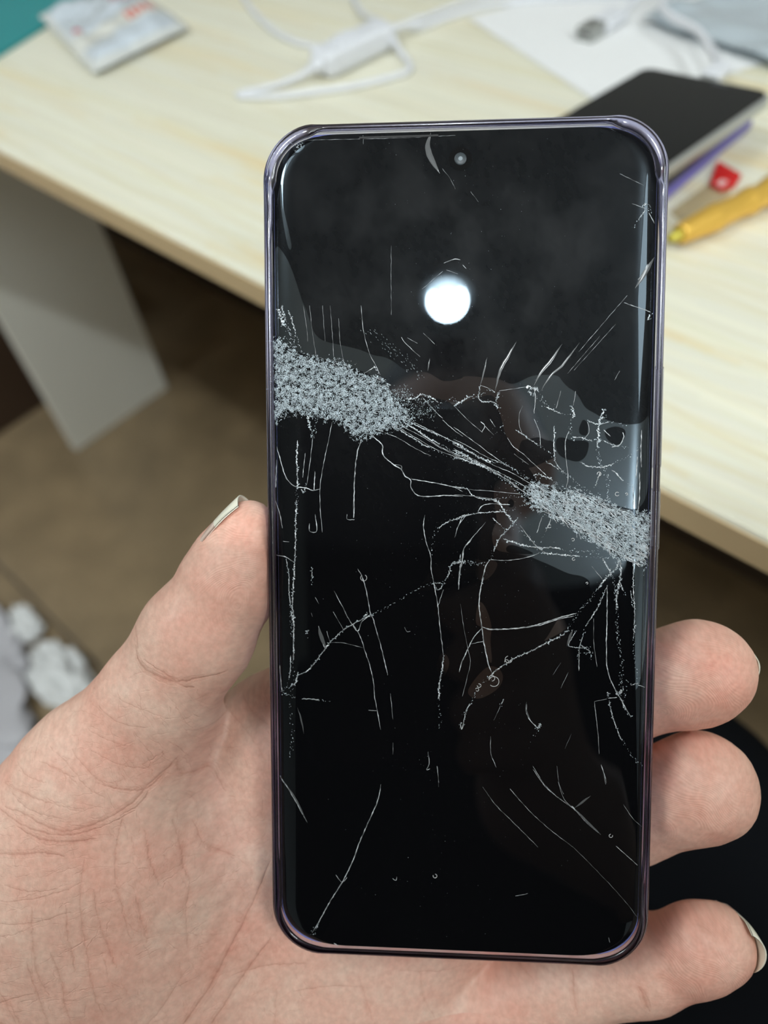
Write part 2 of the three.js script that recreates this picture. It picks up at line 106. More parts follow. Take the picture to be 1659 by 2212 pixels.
const CRACKS=[[0.9,3,-35.56,48.36,-34.58,45.91,-33.61,43.2,-32.63,40.74],[0.35,2,-33.31,47.84,-32.58,45.64,-31.6,42.45,-30.38,39.0],[0.5,3,-34.8,48.84,-33.95,46.14,-33.1,43.93,-31.87,40.73],[0.09,0,-30.42,48.78,-29.83,44.87,-29.6,41.93],[0.09,0,-29.17,48.76,-28.71,43.88,-27.99,39.22],[0.09,0,-26.67,48.73,-26.22,41.9],[0.09,0,-25.18,48.71,-24.84,43.84,-24.5,37.96],[0.09,0,-23.58,46.26,-23.23,41.38,-22.62,37.95],[0.2,0,-19.22,48.63,-18.74,43.77,-17.64,39.61,-16.52,37.4,-15.53,35.44],[0.2,1,-18.64,35.7,-16.77,36.91],[0.5,2,-16.77,37.16,-16.15,36.18,-16.28,35.44],[0.18,0,-11.45,42.59,-10.96,41.74,-9.47,40.26,-7.87,38.79],[0.1,0,-10.34,42.46,-8.37,41.35],[0.1,0,-7.27,43.27,-5.05,41.19],[0.4,2,-10.94,30.74,-8.72,30.98,-7.48,31.7,-6.0,31.21,-4.27,30.22,-2.55,30.45,-1.56,30.93,-0.57,29.71,0.38,30.43],[0.15,1,-7.23,30.97,-5.0,28.5,-3.51,27.02],[0.35,2,-12.68,25.57,-10.69,24.08,-8.45,22.84,-5.96,21.35,-3.48,20.11,0.46,18.87],[0.35,2,-10.94,26.31,-8.45,24.82,-5.97,23.08,-3.49,21.84,-1.01,20.36,0.46,19.37],[0.35,2,-9.95,26.55,-7.71,25.31,-5.48,24.32,-2.5,22.83,0.44,21.34],[0.13,1,-11.93,25.32,-8.45,23.21,-4.72,21.1,0.46,19.12],[0.13,1,-10.57,26.06,-7.46,23.95,-3.48,21.35,0.45,19.74],[0.13,1,-9.45,26.55,-5.97,24.81,-2.5,23.08,0.44,21.59],[0.13,1,-11.44,25.57,-7.95,23.83,-3.98,21.47,0.46,19.24],[0.13,1,-14.68,24.34,-12.18,23.34,-9.69,21.85,-7.45,20.61,-5.71,19.87],[0.13,1,-5.73,24.81,-3.5,23.57,0.44,21.84],[0.13,1,-3.51,26.77,-1.03,24.55,0.43,23.56],[0.3,1,-36.13,21.64,-35.15,18.37,-34.16,15.6,-32.65,13.96,-30.36,13.59,-28.84,13.09,-27.31,13.35],[0.45,2,-31.8,22.89,-31.96,19.13,-31.88,14.09,-32.33,7.53],[0.18,0,-28.75,23.63,-29.29,19.13,-30.1,13.84],[0.2,0,-24.95,26.36,-25.73,22.63,-26.77,17.87,-27.44,13.35,-27.35,7.55],[0.25,1,-28.43,16.87,-28.58,13.09],[0.15,1,-30.3,20.38,-30.85,15.61],[0.5,3,-29.85,27.62,-29.24,25.13,-28.75,23.38,-28.09,27.36],[0.3,1,-19.18,23.11,-20.07,20.37,-20.59,15.87,-20.75,7.81],[0.4,2,-31.13,13.34,-30.75,12.58,-30.36,13.59,-30.61,14.6],[0.3,1,-17.3,23.85,-15.18,21.86,-15.05,20.12,-12.93,18.13,-11.43,17.13,-10.68,15.88,-9.68,15.14,-9.55,13.64,-8.17,12.14,-2.2,12.16,0.51,11.92],[0.25,1,-9.68,15.39,-5.94,14.77,-2.7,14.15,-0.96,13.66,0.5,12.91],[0.2,0,-13.18,18.13,-11.43,17.88,-11.43,17.13],[0.15,0,-2.21,13.9,0.5,13.78],[0.3,1,-36.16,19.13,-36.33,16.1,-36.49,13.58],[0.45,3,-1.39,29.47,0.15,30.23,1.17,30.99,2.95,31.23,3.72,31.48,5.24,32.49,6.51,31.97],[0.35,2,3.7,33.39,3.34,31.23,3.86,30.21,6.02,30.19,6.8,29.43,7.58,27.89,8.22,26.87,7.61,25.08,8.38,24.06],[0.15,0,3.7,33.26,5.23,32.74,6.51,31.97],[0.5,3,7.02,31.97,6.79,29.94,7.19,28.66],[0.16,0,7.27,32.22,9.81,32.59,12.34,32.95],[0.8,3,12.34,32.95,13.86,32.69,14.88,31.92,15.4,30.9,16.18,29.13],[0.6,3,12.85,32.19,14.13,31.16,14.51,30.91],[0.2,1,13.86,32.69,14.13,31.16,13.93,27.87],[0.3,2,16.18,29.13,17.84,28.36,18.98,27.84,21.0,27.71],[0.45,3,20.97,29.36,21.37,27.83,21.02,26.57,20.8,24.79,21.34,22.75],[0.15,0,21.67,32.13,21.34,29.35],[0.15,0,18.91,32.15,18.08,28.86],[0.5,3,27.25,28.57,26.29,26.8,26.09,24.01,26.03,20.71,26.72,18.16,27.76,16.37,28.19,13.81,28.26,10.73],[0.5,3,26.29,26.8,27.28,27.3,27.01,28.06],[0.3,2,24.03,26.56,26.06,25.79,28.55,26.29,30.31,25.77,31.31,25.52],[0.3,2,21.33,23.39,23.09,23.26,24.36,22.75,25.86,23.0,27.12,22.74],[0.25,2,27.12,22.74,28.64,21.98,30.41,21.47,31.66,21.46],[0.35,2,22.67,18.67,24.2,17.9,25.46,17.77,26.73,17.65,28.73,18.16,30.96,19.3,32.69,20.19,33.78,21.46],[0.35,2,28.75,17.14,29.77,16.37,30.29,15.6,32.83,14.07],[0.3,2,26.5,16.62,25.79,14.06,25.31,12.77],[0.3,1,30.59,24.26,30.86,23.49,30.15,21.97,28.65,21.47],[0.2,1,20.55,24.54,19.95,22.76,20.15,18.67,20.58,15.59,20.23,13.79],[0.2,1,27.08,24.77,28.36,23.5],[0.15,0,24.04,26.3,24.33,24.27,23.1,22.75],[0.3,2,10.41,24.82,11.69,24.05,13.49,22.77,15.54,21.49,17.08,20.46,18.11,19.44],[0.35,2,17.76,25.56,17.83,20.72,18.38,18.16,20.7,15.85,22.75,14.31,24.3,13.03,25.58,12.26],[0.3,2,16.34,18.67,18.14,17.64,20.45,15.85],[0.35,2,14.09,16.35,15.37,16.1,17.41,15.33,19.21,14.3,19.98,13.79],[0.2,1,15.09,17.38,16.38,16.1],[0.12,0,11.75,29.4,11.14,27.88,11.16,25.84,11.69,24.05],[0.15,1,8.9,23.29,10.2,21.49,12.0,20.21,13.29,18.92,15.35,17.13],[0.12,0,10.21,20.21,13.04,18.15],[0.15,1,13.94,26.85,14.99,24.3,15.29,21.49],[0.15,0,-1.39,29.47,1.71,26.38,4.16,24.33],[0.2,1,4.04,24.33,4.54,25.61,3.76,26.38],[0.15,0,4.54,25.61,6.34,23.81],[0.2,1,5.55,26.88,6.58,25.34],[0.1,0,14.09,16.35,14.62,15.07],[0.4,3,-1.34,22.41,0.72,21.25,3.31,19.7,5.88,18.67,8.7,18.15,11.02,16.61,13.08,15.32,15.14,14.3],[0.4,3,-1.33,20.86,1.25,19.7,3.83,18.15,6.41,16.86,9.5,15.32,12.08,13.77,14.14,13.0],[0.4,3,-1.33,19.7,1.77,18.67,4.87,17.38,7.45,15.83,9.77,14.28,12.11,11.96],[0.14,1,-1.34,22.02,2.53,20.09,6.4,18.02,10.26,16.35,14.12,14.04],[0.14,1,-1.34,21.25,2.28,19.31,6.15,17.25,10.02,15.32,13.11,13.52],[0.14,1,-1.33,20.35,2.54,18.67,6.42,16.61,9.77,14.8,12.61,12.48],[0.14,1,-1.35,23.05,1.75,21.5,4.85,19.7,8.96,18.02],[0.14,1,-1.36,25.37,2.25,22.79,6.38,19.7,9.48,17.64],[0.14,1,5.12,17.64,8.48,15.57,11.58,13.25,14.66,11.71],[0.3,2,-1.29,13.74,1.3,13.36,2.34,12.19,5.44,11.42,7.75,11.69,10.31,11.96,13.14,11.45],[0.18,0,-1.28,12.31,2.08,12.06,5.95,11.56],[0.15,0,1.3,13.36,6.45,12.98,11.59,12.48],[0.5,3,5.95,11.43,7.5,10.65,8.29,9.36,9.85,7.54,11.68,5.47,13.23,4.17,14.8,2.36,15.84,1.06],[0.3,2,-1.25,7.49,0.82,8.28,3.4,8.68,5.98,8.96,8.04,9.09,10.34,9.62,12.64,10.28,15.2,10.16],[0.2,1,0.3,7.75,-0.72,5.39],[0.4,2,11.13,7.81,9.11,5.45,7.83,4.14,6.82,2.04,5.81,-0.33,5.05,-2.18,4.3,-4.99],[0.45,2,8.35,3.75,10.42,3.11,13.0,2.35,15.32,2.1,17.88,2.12,20.7,1.62,24.52,1.39,27.07,1.15],[0.4,2,15.84,1.06,18.41,0.82,21.99,0.59,25.81,0.36,28.87,0.13],[0.2,1,15.33,1.06,13.29,0.26,10.46,-0.29,8.66,-0.44,5.81,-0.33],[0.5,3,-1.2,-1.19,0.36,-0.78,2.7,-1.15,5.04,-1.0],[0.2,0,4.96,7.0,3.17,4.89,1.38,2.78,0.61,1.46,0.36,-0.64,-0.15,-3.03],[0.3,2,6.25,7.78,8.07,6.23,8.59,5.45],[0.25,2,17.53,7.84,16.55,5.5,15.3,3.15],[0.15,1,15.74,8.09,14.76,4.97],[0.25,1,3.4,9.07,4.16,10.12,5.19,10.51,9.56,10.4],[0.2,1,11.67,6.25,13.23,4.17,15.06,2.1,16.87,0.81],[0.3,2,20.86,6.82,23.44,5.02,26.01,3.48],[0.2,0,29.83,35.84,28.88,34.09],[0.1,0,25.97,42.37,24.75,40.88,20.11,35.42],[0.25,1,32.83,14.07,32.93,9.97],[0.25,1,34.02,16.63,34.12,12.54,33.95,9.46],[0.25,1,34.2,24.75,34.19,20.19,34.37,17.65],[0.25,1,33.57,19.68,33.3,15.61],[0.3,2,28.25,5.31,28.59,1.16,30.39,-0.12],[0.2,1,-36.69,11.18,-35.68,8.61,-35.07,5.52],[0.4,2,-32.16,11.19,-32.34,6.06,-32.53,-0.14,-32.85,-5.34,-33.15,-9.52,-32.92,-12.14,-32.97,-17.4,-33.1,-22.69,-33.05,-25.35,-33.75,-28.82,-33.66,-33.37,-33.43,-36.05,-33.88,-41.18],[0.3,2,-34.36,-0.42,-33.87,-3.27,-33.78,-7.44,-33.43,-11.1,-33.58,-13.46,-33.22,-16.09],[0.5,3,-33.43,-11.1,-33.06,-13.19,-33.35,-15.83],[0.25,1,-36.56,0.08,-34.48,-0.16,-32.55,-1.31],[0.15,0,-34.97,2.94,-33.67,2.82],[0.25,1,-29.62,6.58,-29.51,5.04,-28.22,4.92,-28.45,8.39],[0.15,0,-27.52,11.21,-27.06,4.8],[0.2,0,-20.86,11.23,-20.8,7.66],[0.2,1,-22.15,8.42,-22.08,7.44,-20.62,7.35],[0.25,2,-29.18,-2.19,-29.08,-5.56],[0.45,3,-32.11,-23.47,-32.93,-25.88,-34.78,-26.71,-35.58,-27.53,-35.06,-28.05,-33.48,-28.29,-32.69,-28.8],[0.25,1,-36.05,-22.22,-35.7,-26.47,-35.58,-27.53],[0.35,2,-31.37,-28.77,-29.53,-28.87,-25.34,-29.31],[0.3,2,-33.65,-20.05,-33.83,-24.03,-34.78,-26.71],[0.35,2,-32.12,-24.0,-30.01,-22.9,-28.68,-21.29,-26.84,-18.88,-25.65,-17.28,-22.91,-14.62,-21.22,-13.54,-19.02,-12.34,-17.47,-11.54,-14.89,-10.33,-11.3,-8.21,-8.75,-6.63,-7.22,-5.84,-5.19,-5.17],[0.25,1,-17.47,-11.54,-19.28,-12.99,-20.06,-14.83,-21.09,-13.8],[0.4,3,-18.76,-11.94,-18.24,-11.42,-16.95,-11.66],[0.22,1,-24.81,-6.81,-23.14,-9.92,-21.86,-12.51,-20.32,-14.58,-19.29,-16.66,-18.78,-18.48,-17.75,-21.62,-16.98,-25.03,-16.73,-28.2,-16.34,-30.31,-15.57,-34.81],[0.15,0,-25.65,-17.28,-23.31,-17.24,-19.03,-18.22],[0.12,0,-24.96,-10.98,-23.68,-13.32,-22.78,-14.75],[0.25,1,-27.97,-13.91,-26.83,-18.09,-26.57,-18.61],[0.15,0,-26.29,-14.93,-25.65,-17.28],[0.25,1,-20.01,-2.36,-18.99,-4.42,-17.97,-8.81,-17.59,-11.15,-17.08,-12.18,-16.44,-14.52,-15.67,-17.12,-14.64,-21.3,-14.13,-23.65],[0.25,1,-6.88,8.36,-7.13,6.2,-6.48,2.63,-5.72,0.34,-5.58,-2.48,-5.06,-5.04,-4.67,-7.1,-4.28,-9.16,-3.88,-13.29,-3.35,-17.44,-3.08,-19.52],[0.45,2,-3.08,-19.52,-3.33,-22.14,-3.83,-24.77,-3.94,-27.4,-3.92,-31.09,-3.53,-32.4,-3.78,-34.26],[0.35,2,2.05,8.53,-0.2,7.76,-2.96,6.73,-4.97,4.68,-5.34,2.64,-5.72,0.34],[0.2,0,1.3,8.52,-0.19,6.49,-1.06,3.95],[0.35,1,2.34,3.71,0.84,1.92,0.48,-0.63,-0.0,-2.94,-0.24,-6.27],[0.6,3,-1.66,-1.16,0.11,-0.89,2.4,-1.12],[0.4,2,-1.66,-1.42,-2.15,-3.21,-2.9,-4.76,-3.15,-5.54],[0.3,2,-5.19,-5.04,-2.9,-5.02],[0.2,1,-3.15,-6.31,-4.15,-9.41],[0.3,2,-5.19,-5.17,-4.17,-6.32,-2.9,-5.02],[0.12,1,-13.61,-27.34,-13.09,-32.62],[0.2,1,-18.03,-30.88,-16.34,-30.97],[0.2,1,-6.09,-39.1,-5.82,-41.49,-6.33,-42.84,-5.68,-42.56],[0.25,1,0.32,-32.84,0.59,-34.42,1.59,-30.17,2.6,-28.83],[0.15,0,-4.26,-41.98,-3.86,-45.45],[0.1,0,-13.09,-37.41,-13.09,-39.82],[0.3,2,-30.47,-15.52,-29.94,-14.72,-30.21,-16.3],[0.2,0,-29.39,-11.31,-29.13,-12.09],[0.15,0,-28.58,-8.16,-27.81,-9.46],[0.25,2,-36.32,-45.31,-35.53,-46.38,-34.61,-47.22],[0.15,0,-10.78,-13.91,-10.27,-14.82,-9.63,-14.73],[0.45,3,30.64,-0.11,29.68,-2.2,27.69,-4.31,25.46,-7.48,23.71,-9.61,22.72,-11.2,22.22,-12.0,21.21,-13.34,20.46,-14.41],[0.4,3,27.34,0.12,28.93,-2.73,29.75,-5.33,30.06,-7.95],[0.3,2,28.47,-5.09,27.5,-7.45,26.77,-9.3,25.54,-11.42,24.55,-13.02,23.82,-15.41,23.35,-17.54,22.87,-19.68],[0.3,1,28.34,-5.09,28.46,-10.59,28.48,-17.46,28.83,-21.97,30.19,-25.4,31.26,-27.25,32.59,-29.63,33.53,-31.22],[0.5,3,30.64,-0.11,30.96,-2.71,30.51,-5.33,30.2,-8.47,30.28,-12.15,30.88,-16.36,31.48,-20.06,31.54,-22.71,31.34,-25.11],[0.3,2,30.74,-4.54,31.95,-7.14],[0.3,2,33.3,-0.09,33.3,-5.29,33.64,-8.95,33.74,-13.15,33.71,-17.37,34.18,-21.07,34.78,-24.51],[0.3,2,34.78,-24.51,32.99,-24.55,32.71,-23.49],[0.2,1,34.78,-24.78,36.33,-25.41],[1.0,3,30.6,-26.73,31.36,-26.18,31.98,-25.37,32.26,-26.43,31.26,-27.25],[0.7,3,28.92,-26.23,28.82,-27.57],[0.2,1,28.95,-27.44,30.74,-27.26],[0.3,2,29.21,-27.83,29.79,-30.5,30.61,-32.9,31.43,-35.03,32.24,-36.36,33.57,-38.48,35.16,-40.33,36.48,-41.38],[0.15,1,26.39,-28.16,26.84,-31.64,27.31,-35.4,27.5,-38.65],[0.2,1,27.94,-40.8,28.77,-43.23,29.05,-44.58],[0.1,0,26.39,-28.16,28.69,-27.57],[0.35,2,31.52,-27.51,32.33,-29.37,33.13,-30.69,33.65,-30.68],[0.4,1,22.71,-10.67,19.64,-11.51,16.56,-12.61,13.47,-13.45,10.37,-13.9,7.51,-14.07,5.94,-14.09,4.37,-13.58],[0.25,1,22.2,-11.21,19.13,-11.91,15.54,-13.15,11.92,-13.74],[0.4,2,20.47,-14.67,18.68,-15.76,16.12,-17.13,13.54,-18.51,11.22,-19.62,9.41,-20.72,7.85,-21.82,6.55,-22.92,5.26,-24.3,3.69,-25.95,2.92,-27.59,1.62,-30.33,0.98,-32.52,0.59,-34.16,0.32,-33.35],[0.35,1,5.81,-0.33,5.05,-1.65,4.42,-4.29,3.8,-8.27,3.96,-10.93,4.37,-13.58,4.66,-15.98,5.2,-18.65,5.75,-21.06,6.42,-22.93],[0.3,1,4.38,-13.85,2.82,-15.75,1.53,-18.45,0.5,-20.88,-0.01,-22.78],[0.15,1,2.18,-17.09,4.66,-16.52],[0.3,2,0.09,0.68,-0.01,-3.02,-0.13,-5.67],[0.12,0,0.16,-9.11,0.84,-13.64,1.66,-17.91,2.21,-20.58,1.57,-23.83,0.68,-27.63],[0.25,2,22.52,-14.38,21.28,-17.05,23.35,-17.54,25.66,-17.51,25.46,-20.17],[0.3,2,23.6,-17.01,25.42,-18.31,23.12,-18.88],[0.25,1,23.82,-15.41,23.35,-17.54,23.3,-22.07],[0.3,2,20.46,-14.41,21.74,-13.99,22.52,-14.38],[0.3,1,13.29,-28.98,13.32,-30.87,14.26,-32.48,15.32,-33.54],[0.9,3,16.09,-32.97,15.45,-33.8,14.95,-35.31],[0.3,2,8.83,-28.0,8.19,-29.37],[0.12,0,8.19,-29.37,6.91,-32.38],[0.15,1,6.29,-35.66,6.45,-39.48,7.0,-40.83,7.48,-41.92],[0.15,0,21.24,-22.38,19.88,-25.62],[0.08,0,19.79,-20.53,18.28,-22.97],[0.08,0,22.11,-34.72,20.86,-37.74],[0.15,0,14.64,-41.44,17.06,-45.21,19.19,-47.34],[0.1,0,19.36,-41.31,19.94,-45.12,20.76,-47.01],[0.15,0,10.23,-46.23,11.57,-47.73],[0.15,0,25.34,-1.46,27.43,-3.92],[0.12,0,25.93,-11.68,26.01,-15.91,26.76,-21.21],[0.35,3,34.72,-1.37,35.71,-0.59,35.27,-3.19],[0.3,2,32.81,-6.08,33.24,-8.43,33.14,-9.48],[0.28,1,-15.49,-46.09,-16.25,-49.77,-18.3,-54.56,-19.85,-58.31,-21.4,-62.61,-23.48,-66.95,-26.09,-71.34,-28.72,-76.3,-29.78,-77.97],[0.5,3,-28.46,-76.02,-29.52,-77.95,-29.89,-78.51],[0.25,1,-36.19,-45.65,-35.17,-46.67,-33.14,-49.77,-30.61,-54.44],[0.14,0,4.85,-46.01,7.37,-49.55,10.89,-53.07,15.92,-58.1],[0.14,0,10.32,-46.36,14.34,-50.89,18.84,-54.88,22.84,-57.85],[0.07,0,22.84,-57.85,27.86,-62.87,33.4,-68.91,35.94,-72.47],[0.2,1,14.71,-42.12,17.22,-45.64,20.21,-48.12,22.95,-50.09,25.2,-52.6,28.19,-55.08],[0.12,0,19.66,-44.54,20.95,-48.1,22.95,-50.09],[0.4,2,22.44,-49.34,23.3,-50.6],[0.2,0,31.17,-57.3,33.67,-59.54,35.67,-61.54],[0.12,0,32.44,-48.77,34.46,-51.78,36.45,-53.77],[0.1,0,28.15,-41.23,28.95,-44.78],[0.08,0,-4.16,-42.13,-3.89,-46.27],[0.2,1,-24.76,-65.39,-23.48,-66.95,-22.44,-65.84],[0.2,1,11.58,-68.48,14.07,-67.86],[0.2,1,-13.21,-65.75,-12.45,-66.09,-12.29,-65.34],[0.4,1,-25.26,-80.04,-24.33,-80.7],[0.15,1,30.12,-76.4,30.48,-77.44],[0.12,0,-30.06,-80.15,-30.07,-81.23],[0.08,0,-3.75,73.71,-2.29,71.8,-1.32,69.91],[0.12,0,29.0,71.96,33.48,69.78],[0.4,3,-32.23,79.4,-31.24,78.9,-30.5,79.58],[0.4,3,-31.24,79.13,-31.4,77.72],[0.3,3,-30.75,79.12,-30.27,77.93],[0.5,3,33.33,66.31,34.5,66.06,34.77,64.89],[0.25,2,33.82,65.38,32.92,64.0,31.56,62.17],[0.2,1,34.53,64.9,35.75,63.02],[0.1,0,-3.65,54.81,-7.54,51.52],[0.06,0,-13.42,59.75,-13.42,46.78],[0.2,1,-3.42,56.33,-1.24,57.05,-0.27,56.85],[0.2,1,0.13,55.93,0.86,55.21],[0.1,0,-2.92,55.03,-0.73,54.28],[0.08,0,1.57,69.37,3.03,67.46],[0.06,0,-35.43,79.72,-33.21,79.66,-11.0,79.51,-1.38,79.71],[0.12,0,-18.75,80.2,-18.66,78.55],[0.2,1,30.33,48.46,32.14,47.84,35.39,46.77],[0.5,3,35.24,46.18,35.0,45.33,35.82,46.51],[0.12,0,30.9,49.82,27.15,45.42,22.11,39.45],[0.06,0,28.88,44.55,21.31,36.0],[0.3,1,34.58,55.52,33.77,53.85,32.79,52.59],[0.15,0,31.35,66.51,34.33,65.44]];
const SLIVERS=[[0.7,10.46,41.53,8.73,38.53,7.49,36.27,6.51,32.23],[0.35,4.92,38.57,4.07,34.78,3.57,33.26],[0.7,19.01,40.94,16.81,37.71,14.83,35.2,13.85,33.19],[0.5,22.25,41.16,18.83,36.68,17.1,35.19,15.13,32.17],[1.3,-5.94,80.3,-6.56,77.99,-5.92,75.64,-4.22,72.79],[1.0,35.91,56.96,34.11,53.94,32.3,51.06],[0.6,21.99,-13.85,21.26,-15.99,20.9,-17.19],[0.9,-27.97,-13.91,-27.34,-16.26,-26.44,-18.61],[0.5,26.07,-47.17,22.94,-49.84],[0.6,22.94,-49.84,25.2,-52.34,28.19,-55.08],[0.4,-35.17,-46.41,-32.89,-49.76,-30.51,-54.7],[0.35,-32.31,-30.66,-31.68,-32.79,-31.05,-35.99],[0.35,13.29,-28.44,13.18,-30.07,14.26,-32.48],[0.3,-6.03,38.53,-6.39,36.1]];
const CRUSH=[[-36.44,42.5,-34.63,41.99,-32.63,40.25,-30.38,39.0,-27.87,38.73,-25.87,38.22,-22.37,37.94,-21.38,36.95,-19.39,35.22,-16.4,35.2,-14.42,33.96,-13.18,31.98,-12.18,30.5,-10.69,28.28,-9.95,26.55,-11.19,25.57,-14.67,24.84,-15.92,24.59,-17.43,23.98,-18.93,23.11,-20.94,23.61,-21.93,25.11,-23.43,26.6,-24.94,27.1,-26.95,27.36,-28.97,27.87,-30.99,28.12,-32.76,28.38,-34.79,27.89,-36.08,26.4,-36.32,31.63],[-13.43,32.48,-9.96,32.95,-8.47,30.97,-4.76,30.46,-4.75,27.76,-8.46,26.79,-11.44,26.06],[12.6,13.26,14.11,14.81,16.67,14.04,19.22,13.27,21.0,13.54,23.29,12.51,25.58,12.0,28.13,10.73,30.68,9.45,33.21,8.95,36.23,8.7,36.27,4.84,35.9,1.74,34.69,-0.34,32.16,0.15,29.62,0.39,28.31,2.2,26.01,3.22,23.44,4.76,20.86,6.82,18.29,8.1,15.21,9.38,13.15,10.67]];
const LIFTED=[[-36.15,61.1,-34.19,58.89,-32.78,56.25,-31.73,53.18,-30.68,49.66,-29.8,48.04,-28.83,44.62,-28.09,43.14,-26.85,42.15,-25.35,41.64,-22.86,41.13,-18.88,40.11,-16.89,39.12,-14.66,38.85,-12.68,37.86,-11.2,36.38,-8.97,36.0,-6.51,35.98,-4.78,34.86,-3.55,34.12,-2.07,34.11,0.35,34.7,0.37,35.06,2.41,35.05,4.2,34.78,6.49,34.76,7.76,34.25,9.55,33.35,11.31,33.97,13.07,34.97,15.08,35.2,18.35,35.18,19.13,33.91,20.41,32.64,21.42,32.13,22.45,30.86,23.23,29.34,23.99,28.58,25.51,27.82,27.04,26.8,30.31,25.77,33.55,25.76,34.78,26.52,35.85,28.15,36.23,8.7,28.13,10.73,23.29,12.51,19.22,13.27,15.14,14.3,13.05,17.64,10.2,21.24,8.38,24.06,7.84,26.87,6.8,29.43,6.26,31.72,2.95,30.98,0.15,29.97,-1.39,29.47,-2.55,30.45,-7.48,31.46,-12.18,30.5,-16.4,35.2,-21.38,36.95,-25.87,38.22,-32.63,40.25,-36.39,42.5,-36.28,50.62],[6.43,15.57,9.51,14.54,12.63,11.19,15.21,9.38,18.29,8.1,20.86,6.82,23.44,4.76,26.01,3.22,28.31,2.2,29.62,0.39,34.69,-0.34,36.26,2.26,36.47,-2.66,36.34,-15.74,35.3,-25.03,33.29,-26.41,32.78,-15.8,32.1,-8.45,28.48,-5.35,25.97,-7.47,24.91,-5.39,25.14,-4.34,23.59,-3.31,21.29,-3.07,18.97,-2.04,16.9,-1.02,14.84,-0.25,13.28,0.52,9.67,1.01,6.57,1.51,6.01,5.17,7.28,7.27,6.48,10.39],[-8.75,-6.63,-6.71,-4.55,-5.71,-1.97,-3.68,-0.67,-1.67,0.12,1.36,0.91,-0.7,1.72,0.35,0.68,5.04,-0.86,5.81,-0.33,7.63,-0.84,6.36,-3.48,4.3,-4.82,2.72,-3.25,0.9,-3.01,-1.18,-5.15,0.38,-3.7,-1.13,-5.0,-2.89,-6.82,-5.18,-6.33],[1.33,-27.08,2.89,-24.34,4.97,-21.88,6.54,-21.31,8.11,-22.09,8.79,-23.69,7.89,-25.86,5.55,-27.53,3.45,-28.25],[-3.21,-18.87,-2.32,-19.51,-1.85,-20.8,-2.3,-22.64,-3.31,-24.36,-4.22,-23.2,-4.56,-21.38,-3.98,-19.54],[3.8,-8.27,3.18,-10.94,3.2,-13.34,4.37,-13.58,4.52,-15.72,6.01,-21.05,6.53,-20.51,5.96,-16.23,6.46,-13.55,5.12,-9.58],[-15.74,-47.66,-17.79,-52.44,-19.84,-57.78,-22.96,-65.33,-27.13,-72.46,-29.52,-78.5,-27.7,-79.5,-26.9,-76.76,-23.5,-70.7,-21.42,-67.4,-20.89,-63.65,-19.34,-59.88,-19.59,-58.3],[-16.89,-60.85,-19.87,-65.74,-24.02,-70.72,-26.74,-75.13,-25.49,-74.11,-19.77,-66.8],[25.71,-7.21,22.72,-11.2,20.97,-13.87,16.11,-16.6,17.13,-15.52,19.63,-10.71,22.93,-9.09],[-35.43,79.72,-33.45,79.9,-32.47,79.17,-32.99,77.29,-33.5,75.41,-34.13,72.58,-34.31,69.73,-34.09,66.86,-33.14,63.01,-32.43,59.63,-33.18,59.16,-34.13,63.99,-34.68,67.83,-34.79,71.17,-34.0,74.95,-34.47,77.33],[-32.47,79.64,-29.76,79.56,-29.92,78.16,-31.26,77.25,-32.24,77.75]];
const HOLES=[[11.2,22.77,12.98,23.02,15.0,23.53,16.28,22.76,17.8,22.76,18.11,19.44,16.59,18.92,14.58,17.9,13.05,17.38,11.01,17.64],[17.92,23.27,19.81,23.39,20.83,22.75,24.31,22.75,24.38,21.47,23.92,19.69,22.67,18.67,21.16,18.8,18.35,19.95],[23.15,26.81,24.04,26.3,24.2,24.27,23.72,23.51,22.58,23.9,22.36,24.79,22.67,25.8],[27.58,25.02,29.57,25.52,31.33,24.76,31.0,22.99,30.15,21.85,28.89,21.98,27.62,22.99,27.22,24.26],[8.76,2.05,9.91,2.85,13.27,1.56,14.57,0.79,11.74,0.77,9.16,1.01],[9.04,10.92,9.8,11.7,10.45,10.92,10.21,9.88,9.31,9.88],[29.33,-15.59,29.84,-15.58,30.61,-21.14,30.51,-22.33,30.12,-22.21,29.37,-17.44],[30.73,-15.31,31.75,-15.03,32.05,-17.13,31.61,-20.06],[31.48,-12.13,31.8,-11.86,31.95,-12.91,31.72,-13.84],[25.84,-7.21,27.01,-8.25,25.04,-12.22,22.98,-11.46]];
const BUBBLES=[[6.83,-24.53,0.99],[6.43,-23.87,0.57],[9.66,-20.05,0.68],[9.27,-20.46,0.36],[3.95,-25.4,0.36],[3.57,-26.22,0.31],[-18.86,-4.16,0.61],[21.68,3.71,0.26],[29.86,12.53,0.36],[31.62,12.54,0.21],[17.17,6.28,0.31],[21.87,-0.06,0.26],[24.51,-4.74,0.18],[-4.57,-64.89,0.39],[30.15,-55.27,0.34],[21.88,6.83,0.36],[22.9,6.31,0.31],[24.7,5.29,0.36],[26.38,16.37,0.36]];
